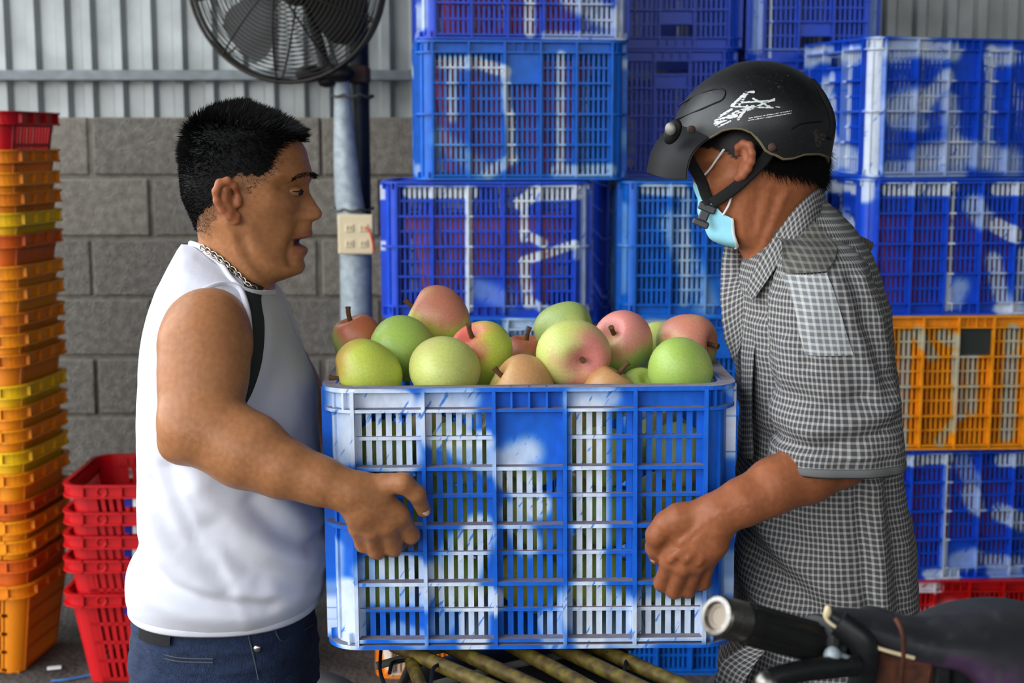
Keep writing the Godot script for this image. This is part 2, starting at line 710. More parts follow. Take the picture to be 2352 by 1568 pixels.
func make_materials() -> void:
	var grime := noise_tex(0.012, Color(0.72, 0.72, 0.72), Color(1, 1, 1), 512, 3, 5)
	var fine := bump_tex(0.05, 512, 4, 3.0)
	var coarse := bump_tex(0.09, 512, 5, 5.0, 5)
	M.block = mat(Color(0.53, 0.505, 0.465), 0.95, 0.0, noise_tex(0.02, Color(0.74, 0.74, 0.72), Color(1, 1, 1), 512, 6, 5), 2.2, coarse, 1.0)
	M.block2 = mat(Color(0.48, 0.46, 0.43), 0.95, 0.0, noise_tex(0.025, Color(0.72, 0.72, 0.70), Color(1, 1, 1), 512, 7, 5), 2.0, coarse, 1.0)
	M.mortar = mat(Color(0.50, 0.475, 0.43), 0.95, 0.0, grime, 3.0, coarse, 0.8)
	M.tin = mat(Color(0.66, 0.68, 0.68), 0.42, 0.25, noise_tex(0.008, Color(0.8, 0.8, 0.79), Color(1, 1, 1), 512, 8, 5), 0.8)
	M.purlin = mat(Color(0.50, 0.53, 0.54), 0.5, 0.3, grime, 2.0)
	M.concrete = mat(Color(0.36, 0.34, 0.32), 0.9, 0.0, noise_tex(0.01, Color(0.55, 0.53, 0.5), Color(1, 1, 1), 512, 9, 6), 0.9, coarse, 0.6)
	M.yard = mat(Color(0.55, 0.53, 0.50), 0.95, 0.0, grime, 0.3)
	M.roof = mat(Color(0.55, 0.56, 0.57), 0.6, 0.1, grime, 1.0)
	M.galv = mat(Color(0.70, 0.75, 0.77), 0.45, 0.2, noise_tex(0.03, Color(0.7, 0.7, 0.7), Color(1, 1, 1), 256, 10, 4), 3.0)
	M.post = mat(Color(0.16, 0.19, 0.22), 0.45, 0.3, grime, 3.0)
	M.rustbrown = mat(Color(0.33, 0.22, 0.19), 0.8, 0.0, grime, 5.0)
	M.fan_black = mat(Color(0.055, 0.055, 0.05), 0.5, 0.2, grime, 4.0)
	M.fan_wire = mat(Color(0.16, 0.15, 0.125), 0.5, 0.4)
	M.cream = mat(Color(0.83, 0.76, 0.60), 0.5)
	M.cream_dark = mat(Color(0.42, 0.36, 0.27), 0.6)
	M.white = mat(Color(0.86, 0.86, 0.85), 0.6)
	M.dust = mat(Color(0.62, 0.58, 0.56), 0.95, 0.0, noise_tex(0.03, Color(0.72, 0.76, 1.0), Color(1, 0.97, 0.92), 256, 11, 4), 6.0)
	M.blue_cord = mat(Color(0.15, 0.45, 0.72), 0.6)
	M.black = mat(Color(0.06, 0.062, 0.065), 0.5)
	M.black.metallic_specular = 0.3
	M.strap = mat(Color(0.035, 0.036, 0.04), 0.85, 0.0, null, 1.0, bump_tex(0.15, 256, 12, 6.0, 2), 0.6)
	M.strap.uv1_scale = Vector3.ONE * 25.0
	M.grey_plastic = mat(Color(0.20, 0.20, 0.21), 0.5)
	M.chrome = mat(Color(0.66, 0.65, 0.63), 0.36, 1.0, noise_tex(0.04, Color(0.62, 0.6, 0.57), Color(1, 1, 1), 256, 13, 4), 20.0)
	M.chain = mat(Color(0.72, 0.70, 0.66), 0.25, 1.0)
	M.rubber = mat(Color(0.085, 0.082, 0.078), 0.62, 0.0, noise_tex(0.02, Color(0.6, 0.58, 0.55), Color(1, 1, 1), 256, 14, 4), 12.0)
	M.gunmetal = mat(Color(0.13, 0.14, 0.145), 0.4, 0.25, noise_tex(0.03, Color(0.6, 0.6, 0.6), Color(1, 1, 1), 256, 15, 4), 12.0)
	M.rust = mat(Color(0.42, 0.22, 0.11), 0.8, 0.0, noise_tex(0.02, Color(0.45, 0.42, 0.42), Color(1, 1, 1), 256, 16, 5), 9.0, fine, 0.5)
	M.cowl = mat(Color(1, 1, 1), 0.5, 0.0, noise_tex(0.02, Color(0.8, 0.8, 0.8), Color(1, 1, 1), 256, 17, 5), 7.0)
	M.cowl.vertex_color_use_as_albedo = true
	M.vinyl = mat(Color(0.035, 0.037, 0.04), 0.5, 0.0, null, 1.0, bump_tex(0.08, 256, 18, 5.0, 3), 0.5)
	M.vinyl.uv1_scale = Vector3.ONE * 14.0
	M.rod = mat(Color(0.55, 0.53, 0.27), 0.55, 0.1, noise_tex(0.022, Color(0.30, 0.20, 0.16), Color(1, 1, 0.62), 512, 19, 5, FastNoiseLite.TYPE_SIMPLEX_SMOOTH, Color(0.66, 0.56, 0.42)), 4.0)
	M.rope = mat(Color(0.33, 0.33, 0.30), 0.9)
	M.stem = mat(Color(0.40, 0.27, 0.13), 0.85, 0.0, grime, 30.0)
	M.mango = StandardMaterial3D.new()
	M.mango.vertex_color_use_as_albedo = true
	M.mango.roughness = 0.42
	M.mango.albedo_texture = noise_tex(0.06, Color(0.86, 0.86, 0.84), Color(1, 1, 1), 512, 21, 4)
	M.mango.uv1_triplanar = true
	M.mango.uv1_scale = Vector3.ONE * 7.0
	M.mango.subsurf_scatter_enabled = true
	M.mango.subsurf_scatter_strength = 0.05
	M.skin = StandardMaterial3D.new()
	M.skin.vertex_color_use_as_albedo = true
	M.skin.roughness = 0.41
	M.skin.albedo_texture = noise_tex(0.02, Color(0.84, 0.80, 0.77), Color(1, 1, 1), 512, 22, 6)
	M.skin.metallic_specular = 0.32
	M.skin.normal_enabled = true
	M.skin.normal_texture = bump_tex(0.09, 512, 23, 3.0, 4)
	M.skin.normal_scale = 0.22
	M.skin.uv1_triplanar = true
	M.skin.uv1_scale = Vector3.ONE * 9.0
	M.skin.subsurf_scatter_enabled = true
	M.skin.subsurf_scatter_strength = 0.08
	M.hair = mat(Color(0.06, 0.058, 0.057), 0.6)
	M.hair.metallic_specular = 0.22
	M.hair_grey = mat(Color(0.16, 0.16, 0.16), 0.7)
	M.eye = mat(Color(0.62, 0.58, 0.54), 0.2)
	M.jersey = mat(Color(0.79, 0.79, 0.82), 0.85, 0.0, null, 1.0, bump_tex(0.02, 512, 24, 3.0, 4), 0.35)
	M.jersey.uv1_scale = Vector3.ONE * 3.0
	M.trim = mat(Color(0.085, 0.125, 0.115), 0.8)
	M.denim = mat(Color(0.12, 0.20, 0.33), 0.9, 0.0, noise_tex(0.03, Color(0.5, 0.52, 0.58), Color(1, 1, 1), 512, 25, 5), 6.0, bump_tex(0.2, 256, 26, 4.0, 2), 0.5)
	M.trouser = mat(Color(0.04, 0.042, 0.05), 0.9)
	M.mask = mat(Color(0.58, 0.84, 0.91), 0.8, 0.0, null, 1.0, fine, 0.15)
	M.mask.uv1_scale = Vector3.ONE * 8.0
	M.film = StandardMaterial3D.new()
	M.film.albedo_color = Color(0.85, 0.87, 0.9, 0.35)
	M.film.transparency = BaseMaterial3D.TRANSPARENCY_ALPHA
	M.film.roughness = 0.25

func plastic(col: Color, rough := 0.34) -> StandardMaterial3D:
	var m := StandardMaterial3D.new()
	m.albedo_color = col
	m.roughness = rough
	m.metallic_specular = 0.4
	return m

# sprayed paint: strokes [x0, y0, x1, y1, half width, softness, strength] on a face, x right and y down, both 0..1
func paint_tex(base: Color, white: Color, strokes: Array, w: int, h: int, aspect: float, seedn: int, scratch := 0.35) -> ImageTexture:
	var buf := PackedFloat32Array()
	buf.resize(w * h)
	for s in strokes:
		var a := Vector2(s[0] * aspect, s[1])
		var b := Vector2(s[2] * aspect, s[3])
		var hw: float = s[4]
		var so: float = s[5]
		var rr := hw + so
		var x0 := clampi(int((minf(a.x, b.x) - rr) / aspect * w), 0, w - 1)
		var x1 := clampi(int((maxf(a.x, b.x) + rr) / aspect * w) + 1, 0, w - 1)
		var y0 := clampi(int((minf(a.y, b.y) - rr) * h), 0, h - 1)
		var y1 := clampi(int((maxf(a.y, b.y) + rr) * h) + 1, 0, h - 1)
		for y in range(y0, y1 + 1):
			for x in range(x0, x1 + 1):
				var d := seg2(Vector2((x + 0.5) / w * aspect, (y + 0.5) / h), a, b)
				var al: float = s[6] * (1.0 - g01(hw, rr, d))
				var k := y * w + x
				buf[k] = buf[k] + al - buf[k] * al
	var nz := FastNoiseLite.new()
	nz.seed = seedn
	nz.frequency = 0.045 if w > 400 else 0.07
	nz.fractal_octaves = 5
	var data := PackedByteArray()
	data.resize(w * h * 3)
	for y in h:
		for x in w:
			var k := y * w + x
			var al := buf[k]
			var nn := nz.get_noise_2d(x, y * 0.5)
			if al > 0.01:
				al *= 1.0 - 2.0 * scratch * g01(0.40, 0.52, nz.get_noise_2d((x + y * 0.6) * 1.5 + 70.0, (x * 0.6 - y) * 0.28))
			var c := (base * (1.0 + 0.10 * nn)).lerp(white * (0.98 + 0.08 * nn), clampf(al, 0.0, 1.0))
			data[3 * k] = clampi(int(c.r * 255.0), 0, 255)
			data[3 * k + 1] = clampi(int(c.g * 255.0), 0, 255)
			data[3 * k + 2] = clampi(int(c.b * 255.0), 0, 255)
	var img := Image.create_from_data(w, h, false, Image.FORMAT_RGB8, data)
	img.generate_mipmaps()
	return ImageTexture.create_from_image(img)

func painted(base: Color, strokes: Array, seedn: int, big := false, white := Color(0.84, 0.87, 0.90)) -> StandardMaterial3D:
	var m := plastic(Color.WHITE, 0.36)
	m.albedo_texture = paint_tex(base, white, strokes, 640 if big else 288, 416 if big else 188, 1.55, seedn)
	return m

# ---------------------------------------------------------------- the setting
const WALL_Z := -4.96

func corrugated(mb: MB, x0: float, x1: float, y0: float, y1: float, z: float, pitch := 0.1046, deep := 0.032) -> void:
	var prof := [[0.0, 0.0], [0.44, 0.0], [0.56, 1.0], [0.84, 1.0], [0.97, 0.0]]
	var xs := PackedFloat32Array()
	var zs := PackedFloat32Array()
	var x := x0
	while x < x1 - 1e-4:
		for q in prof:
			if x + q[0] * pitch <= x1:
				xs.append(x + q[0] * pitch)
				zs.append(z + q[1] * deep)
		x += pitch
	for i in xs.size() - 1:
		mb.quad(Vector3(xs[i], y0, zs[i]), Vector3(xs[i + 1], y0, zs[i + 1]), Vector3(xs[i + 1], y1, zs[i + 1]), Vector3(xs[i], y1, zs[i]))
		mb.quad(Vector3(xs[i + 1], y0, zs[i + 1] - 0.002), Vector3(xs[i], y0, zs[i] - 0.002), Vector3(xs[i], y1, zs[i] - 0.002), Vector3(xs[i + 1], y1, zs[i + 1] - 0.002))

func build_setting() -> void:
	var mb := MB.new()
	mb.box(Vector3(0.5, -0.05, 0.6), Vector3(9.0, 0.1, 11.6))
	structure("floor", mb, M.concrete)
	mb = MB.new()
	mb.box(Vector3(0, -0.16, 0), Vector3(120, 0.1, 120))
	structure("ground", mb, M.yard)
	# concrete block wall, each block laid by itself, with recessed joints
	var top := P(400, 265, -WALL_Z - 0.02).y
	mb = MB.new()
	mb.box(Vector3(0.5, top * 0.5 - 0.004, WALL_Z - 0.075), Vector3(9.0, top - 0.008, 0.13))
	var wall := structure("wall_back", mb, M.mortar)
	var course := 0.2105
	var blk := 0.40
	var variants := []
	for k in 4:
		var bm := MB.new()
		bm.cbox(Vector3.ZERO, Vector3(blk - 0.012 - 0.003 * (k % 2), course - 0.013, 0.10), 0.006)
		variants.append(bm.commit(M.block if k % 2 == 0 else M.block2))
	rng.seed = 5
	var row := 0
	while row < 8:
		var y := top - course * (row + 0.5)
		if y < course * 0.3:
			break
		var x := -3.9 + (0.225 if row % 2 == 0 else 0.03)
		while x < 0.7:
			var o := MeshInstance3D.new()
			o.mesh = variants[rng.randi() % 4]
			o.name = "block"
			wall.add_child(o, true)
			o.position = Vector3(x + rng.randf_range(-0.004, 0.004), y, WALL_Z - 0.05 + rng.randf_range(-0.004, 0.004))
			o.rotation = Vector3(0, rng.randf_range(-0.006, 0.006), rng.randf_range(-0.006, 0.006))
			x += blk + rng.randf_range(-0.005, 0.006)
		row += 1
	# corrugated steel sheets above it, each sheet a piece
	mb = MB.new()
	mb.box(Vector3(0.5, (top + 4.3) * 0.5, WALL_Z - 0.10), Vector3(9.0, 4.3 - top, 0.02))
	var clad := structure("wall_cladding", mb, M.tin)
	var sx := -4.0
	while sx < 5.0:
		var sm := MB.new()
		corrugated(sm, sx, sx + 0.82 + 0.045, top - 0.01, 4.25, WALL_Z - 0.07)
		part(clad, "corrugated_sheet", sm, M.tin)
		sx += 0.82
	mb = MB.new()
	var pa := P(0, 172, -WALL_Z - 0.06)
	mb.cbox(Vector3(0.5, pa.y, WALL_Z + 0.005), Vector3(9.0, 0.036, 0.05), 0.004)
	structure("trim_1", mb, M.purlin)
	# roof and far side, outside the frame: they keep the light to the open sides
	mb = MB.new()
	mb.box(Vector3(1.45, 4.3, 0.6), Vector3(7.1, 0.06, 11.2))
	structure("ceiling", mb, M.roof)
	mb = MB.new()
	mb.box(Vector3(5.0, 2.15, 0.6), Vector3(0.1, 4.3, 11.2))
	structure("wall_right", mb, M.roof)
	mb = MB.new()
	mb.box(Vector3(1.45, 1.35, 6.15), Vector3(7.1, 2.7, 0.1))  # unseen low wall added behind the camera to hold back front light
	structure("wall_front_added", mb, M.roof)

# ---------------------------------------------------------------- crates
const CW := 0.574
const CD := 0.40
const CH := 0.369

func crate_uv(p: Vector3, inv: bool, end_on: bool) -> Vector2:
	var u := (p.z / CD if end_on else p.x / CW) + 0.5
	var v := 1.0 - p.y / CH
	return Vector2(1.0 - u, 1.0 - v) if inv else Vector2(u, v)

# one long or short side, built facing +z at z = out
func crate_side(root: Node3D, called: String, m: Material, dust: Material, length: float, out: float, turn: float, cols: int, end_on: bool, inv: bool, split: bool, height := CH) -> void:
	var mb := MB.new()
	mb.xf = Transform3D(Basis(Vector3.UP, turn), Vector3.ZERO)
	var uvs := func(p: Vector3) -> Vector2:
		var v := 1.0 - p.y / height
		var u := p.x / length + 0.5
		return Vector2(1.0 - u, 1.0 - v) if inv else Vector2(u, v)
	mb.uvf = uvs
	var s := (length - 0.092) / cols
	var x0 := -s * cols * 0.5
	var band := 0.031
	var foot := 0.012
	var rec := 0.020                     # the slatted wall stands back from the rib fronts
	var lo := foot
	var hi := height - band
	var nd := 4 if height > 0.33 else 3
	var pitch := (hi - lo) / nd
	var zc := out - rec * 0.5
	for i in cols + 1:
		mb.box(Vector3(x0 + s * i, height * 0.5, zc - 0.001), Vector3(0.0052, height - 0.008, rec + 0.004))
	for j in nd:
		if j == nd / 2:
			continue                     # the middle band runs there
		var deep := rec - (0.002 if j % 2 == 0 else 0.0)
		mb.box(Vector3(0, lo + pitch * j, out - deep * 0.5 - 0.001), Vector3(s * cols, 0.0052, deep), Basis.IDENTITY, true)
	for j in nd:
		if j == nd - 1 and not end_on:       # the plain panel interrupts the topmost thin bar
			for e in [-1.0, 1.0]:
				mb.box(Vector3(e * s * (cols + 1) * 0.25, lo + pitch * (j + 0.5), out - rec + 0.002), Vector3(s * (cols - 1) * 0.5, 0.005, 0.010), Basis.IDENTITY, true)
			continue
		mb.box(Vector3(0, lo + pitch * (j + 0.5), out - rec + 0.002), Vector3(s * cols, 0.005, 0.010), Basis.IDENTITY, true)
	mb.box(Vector3(0, height - band * 0.5, out - rec), Vector3(s * cols, band, 0.004))
	mb.box(Vector3(0, foot * 0.5, out - rec), Vector3(s * cols, foot, 0.004))
	var midc := cols / 2
	if end_on:
		mb.box(Vector3(0, hi - pitch * 0.75, out - rec), Vector3(s, pitch * 0.5, 0.004))
		mb.box(Vector3(0, hi - pitch * 0.52, out - rec + 0.006), Vector3(s, 0.006, 0.014))
	else:
		mb.box(Vector3(0, hi - pitch * 0.5, out - rec + 0.002), Vector3(s - 0.004, pitch - 0.004, 0.004))
	for k in 3:                          # short stubs over the plain panel
		mb.box(Vector3(-s * 0.25 + s * 0.25 * k, height - band * 0.5, zc), Vector3(0.003, band, rec * 0.7))
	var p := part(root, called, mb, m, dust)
	var merged := MB.new()
	merged.xf = mb.xf
	merged.uvf = uvs
	var per := 7 if length > 0.5 else 7
	var g := s / (per + 0.0)
	for c in cols:
		for k in per:
			var x := x0 + s * c + g * (k + 0.5)
			var top := hi
			if c == midc:
				top = hi - pitch
			var tgt := merged
			if split:
				tgt = MB.new()
				tgt.xf = mb.xf
				tgt.uvf = uvs
			tgt.box(Vector3(x, (lo + top) * 0.5, out - rec), Vector3(g * (0.58 if split else 0.52), top - lo, 0.0042))
			if split:
				part(p, "slat", tgt, m)
	if not split:
		part(p, "slat_grid", merged, m)

func crate(called: String, label: String, at: Vector3, turn: float, m: Material, group := "", inv := false, split := false, height := CH, dust: Material = null) -> Node3D:
	var root := thing(called, label, "crate", at, turn, group)
	if inv:
		root.position.y += height
		root.rotation = Vector3(0, turn, PI)
	crate_side(root, "front_panel", m, dust, CW, CD * 0.5, 0.0 if not inv else 0.0, 5, false, inv, split, height)
	crate_side(root, "back_panel", m, null, CW, CD * 0.5, PI, 5, false, inv, false, height)
	crate_side(root, "end_panel", m, null, CD, CW * 0.5, PI * 0.5, 3, true, inv, false, height)
	crate_side(root, "end_panel", m, null, CD, CW * 0.5, -PI * 0.5, 3, true, inv, false, height)
	var uvs := func(p: Vector3) -> Vector2:
		var u := p.x / CW + 0.5
		var v := 1.0 - p.y / height
		return Vector2(1.0 - u, 1.0 - v) if inv else Vector2(u, v)
	var mb := MB.new()
	mb.uvf = uvs
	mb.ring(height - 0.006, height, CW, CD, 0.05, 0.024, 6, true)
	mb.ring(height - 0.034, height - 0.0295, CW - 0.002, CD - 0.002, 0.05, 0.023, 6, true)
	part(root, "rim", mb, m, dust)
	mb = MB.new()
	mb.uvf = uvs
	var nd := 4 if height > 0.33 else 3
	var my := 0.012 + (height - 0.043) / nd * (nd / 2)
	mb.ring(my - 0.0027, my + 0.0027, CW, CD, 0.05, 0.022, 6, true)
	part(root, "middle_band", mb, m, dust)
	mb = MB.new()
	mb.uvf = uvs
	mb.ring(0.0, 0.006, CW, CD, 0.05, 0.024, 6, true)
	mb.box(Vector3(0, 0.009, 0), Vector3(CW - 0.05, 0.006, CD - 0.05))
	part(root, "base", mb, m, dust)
	for q in 4:
		mb = MB.new()
		mb.uvf = uvs
		var cx := (CW * 0.5 - 0.05) * (1 if q == 0 or q == 3 else -1)
		var cz := (CD * 0.5 - 0.05) * (1 if q < 2 else -1)
		var pos := PackedVector3Array()
		for j in 2:
			for k in 9:
				var an := PI * 0.5 * (q + k / 8.0)
				pos.append(Vector3(cx + cos(an) * 0.038, 0.004 + (height - 0.008) * (1 - j), cz + sin(an) * 0.038))
		mb.grid(9, 2, pos, PackedVector2Array(), PackedColorArray(), false, true)
		var mid := PI * 0.5 * (q + 0.5)
		for da in [-0.42, 0.42]:
			mb.box(Vector3(cx + cos(mid + da) * 0.041, height - 0.018, cz + sin(mid + da) * 0.041), Vector3(0.014, 0.026, 0.003), Basis(Vector3.UP, -(mid + da)))
			mb.box(Vector3(cx + cos(mid + da) * 0.041, 0.012, cz + sin(mid + da) * 0.041), Vector3(0.012, 0.018, 0.003), Basis(Vector3.UP, -(mid + da)))
		mb.box(Vector3(cx + cos(mid + 0.1) * 0.039, height * 0.5, cz + sin(mid + 0.1) * 0.039), Vector3(0.006, height - 0.02, 0.004), Basis(Vector3.UP, -mid))
		part(root, "corner_post", mb, m)
	return root

# ---------------------------------------------------------------- nesting baskets
func basket_mesh_parts(root: Node3D, w: float, d: float, h: float, m: Material, rim_h := 0.036) -> void:
	var taper := func(p: Vector3) -> Vector3:
		var f := lerpf(0.83, 1.0, p.y / h)
		return Vector3(p.x * f, p.y, p.z * f)
	var mb := MB.new()
	mb.ring(h - 0.005, h, w + 0.03, d + 0.03, 0.06, 0.014)
	mb.ring(h - rim_h, h - rim_h + 0.005, w + 0.03, d + 0.03, 0.06, 0.014)
	mb.ring(h - rim_h, h, w + 0.010, d + 0.010, 0.055, 0.004)
	for sgn in [-1.0, 1.0]:
		for k in 5:
			var x := lerpf(-w * 0.40, w * 0.40, k / 4.0)
			mb.box(Vector3(x, h - rim_h * 0.5, sgn * (d * 0.5 + 0.008)), Vector3(0.004, rim_h, 0.014))
		for k in 4:
			var z := lerpf(-d * 0.36, d * 0.36, k / 3.0)
			mb.box(Vector3(sgn * (w * 0.5 + 0.008), h - rim_h * 0.5, z), Vector3(0.014, rim_h, 0.004))
		for k in [-1.0, 1.0]:           # round boss near each corner
			var c := PackedVector3Array()
			for q in 12:
				c.append(Vector3(k * (w * 0.40 - 0.05) + 0.013 * cos(TAU * q / 12), h - rim_h * 0.5 + 0.013 * sin(TAU * q / 12), sgn * (d * 0.5 + 0.008)))
			mb.tube(c, 0.0032, 6, true)
	part(root, "rim", mb, m)
	mb = MB.new()
	for sgn in [-1.0, 1.0]:
		var n := 18
		for k in n:                      # slats of the long sides
			var x := lerpf(-w * 0.36, w * 0.36, k / float(n - 1))
			mb.box(Vector3(x, h * 0.5, sgn * (d * 0.5 - 0.002)), Vector3(0.012, h - 0.02, 0.003))
		n = 12
		for k in n:
			var z := lerpf(-d * 0.34, d * 0.34, k / float(n - 1))
			mb.box(Vector3(sgn * (w * 0.5 - 0.002), h * 0.5, z), Vector3(0.003, h - 0.02, 0.012))
		for k in 5:
			var y := lerpf(0.012, h - rim_h, k / 4.0)
			mb.box(Vector3(0, y, sgn * (d * 0.5 - 0.002)), Vector3(w * 0.8, 0.010, 0.003))
			mb.box(Vector3(sgn * (w * 0.5 - 0.002), y, 0), Vector3(0.003, 0.010, d * 0.8))
		for k in [-1.0, 1.0]:
			mb.box(Vector3(k * w * 0.385, h * 0.5, sgn * (d * 0.5 - 0.002)), Vector3(0.02, h - 0.01, 0.003))
			mb.box(Vector3(sgn * (w * 0.5 - 0.002), h * 0.5, k * d * 0.37), Vector3(0.003, h - 0.01, 0.02))
	mb.warp(taper)
	part(root, "wall", mb, m)
	for q in 4:
		mb = MB.new()
		var cx := (w * 0.5 - 0.05) * (1 if q == 0 or q == 3 else -1)
		var cz := (d * 0.5 - 0.05) * (1 if q < 2 else -1)
		var pos := PackedVector3Array()
		for j in 2:
			for k in 9:
				var an := PI * 0.5 * (q + k / 8.0)
				pos.append(Vector3(cx + cos(an) * 0.05, (h - 0.006) * (1 - j) + 0.003, cz + sin(an) * 0.05))
		mb.grid(9, 2, pos, PackedVector2Array(), PackedColorArray(), false, true)
		mb.warp(taper)
		part(root, "corner", mb, m)
	mb = MB.new()
	mb.box(Vector3(0, 0.004, 0), Vector3(w * 0.83 - 0.02, 0.006, d * 0.83 - 0.02))
	part(root, "base", mb, m)

func stack_baskets() -> void:
	var amber := plastic(Color(0.86, 0.49, 0.045), 0.42)
	var amber2 := plastic(Color(0.91, 0.56, 0.05), 0.42)
	var orange := plastic(Color(0.80, 0.36, 0.06), 0.42)
	var yellow := plastic(Color(0.90, 0.72, 0.06), 0.42)
	var red := plastic(Color(0.72, 0.035, 0.07), 0.42)
	# [rim height in the photograph, material, colour word], top to bottom
	var rims := [[265, red, "red"], [354, amber, "amber"], [406, amber2, "amber"], [452, amber, "amber"], [499, yellow, "lemon yellow"], [549, orange, "deep orange"], [621, amber2, "amber"], [671, amber2, "amber"], [728, amber, "amber"], [776, amber2, "amber"], [823, amber, "amber"], [894, yellow, "lemon yellow"], [943, amber2, "amber"], [995, amber2, "amber"], [1045, yellow, "lemon yellow"], [1095, amber2, "amber"], [1158, orange, "deep orange"], [1203, amber2, "amber"], [1248, amber2, "amber"], [1291, orange, "deep orange"], [1336, amber, "amber"]]
	var nth := ["topmost", "second", "third", "fourth", "fifth", "sixth", "seventh", "eighth", "ninth", "tenth", "eleventh", "twelfth", "thirteenth", "fourteenth", "fifteenth", "sixteenth", "seventeenth", "eighteenth", "nineteenth", "twentieth", "lowest"]
	var w := 0.46
	var d := 0.33
	var h := 0.27
	var front := 3.86
	var protos := {}
	rng.seed = 11
	for i in rims.size():
		var y: float = P(60, rims[i][0], front).y + 0.012 - h
		if i == rims.size() - 1:
			y = 0.0
		var edge := P(52 + 36.0 * i / 20.0, rims[i][0], front)
		var label := "%s plastic basket, %s from the top of the tall nested stack" % [rims[i][2], nth[i]]
		if i == 0:
			label = "red plastic basket crowning the tall stack of amber baskets by the block wall"
		elif i == rims.size() - 1:
			label = "amber plastic basket on the floor at the bottom of the tall nested stack"
		var o: Node3D
		var at := Vector3(edge.x - w * 0.5 - 0.012 + rng.randf_range(-0.0008, 0.0008), y, -front - d * 0.5)
		if protos.has(rims[i][1]):
			o = protos[rims[i][1]].duplicate()
			o.name = numbered("plastic_basket")
			add_child(o)
		else:
			o = thing("plastic_basket", label, "basket", at, 0.0, "baskets nested in the tall stack")
			basket_mesh_parts(o, w, d, h, rims[i][1])
			protos[rims[i][1]] = o
		o.set_meta("label", label)
		o.position = at
		o.rotation.y = -0.10 + rng.randf_range(-0.002, 0.002)
	var rr := [1112, 1174, 1228, 1283, 1332]
	var rn := ["red plastic basket, open and empty on top of the short red stack", "red plastic basket, second from the top of the short red stack", "red plastic basket in the middle of the short red stack", "red plastic basket, second from the floor in the short red stack", "red plastic basket on the floor under the short red stack"]
	var proto: Node3D
	for i in 5:
		var f := 3.78
		var y: float = P(200, rr[i], f).y - h
		if i == 4:
			y = 0.0
		var at := Vector3(P(135, rr[i], f).x + 0.52 * 0.5 + 0.012, y, -f - 0.19)
		var o: Node3D
		if proto:
			o = proto.duplicate()
			o.name = numbered("plastic_basket")
			add_child(o)
		else:
			o = thing("plastic_basket", rn[i], "basket", at, 0.0, "baskets nested in the short red stack")
			basket_mesh_parts(o, 0.52, 0.38, h, red)
			proto = o
		o.set_meta("label", rn[i])
		o.set_meta("group", "baskets nested in the short red stack")
		o.position = at
		o.rotation.y = 0.03
		if i < 3:                        # scraps of printed label left on the rim side
			var mb := MB.new()
			mb.box(Vector3(-0.06, h - 0.050, 0.38 * 0.5 * 0.975 + 0.003), Vector3(0.035, 0.024, 0.002))
			part(o, "paper_label", mb, M.white)
			mb = MB.new()
			mb.box(Vector3(-0.09, h - 0.050, 0.38 * 0.5 * 0.975 + 0.003), Vector3(0.02, 0.024, 0.002))
			part(o, "paper_label", mb, plastic(Color(0.12, 0.15, 0.55)))

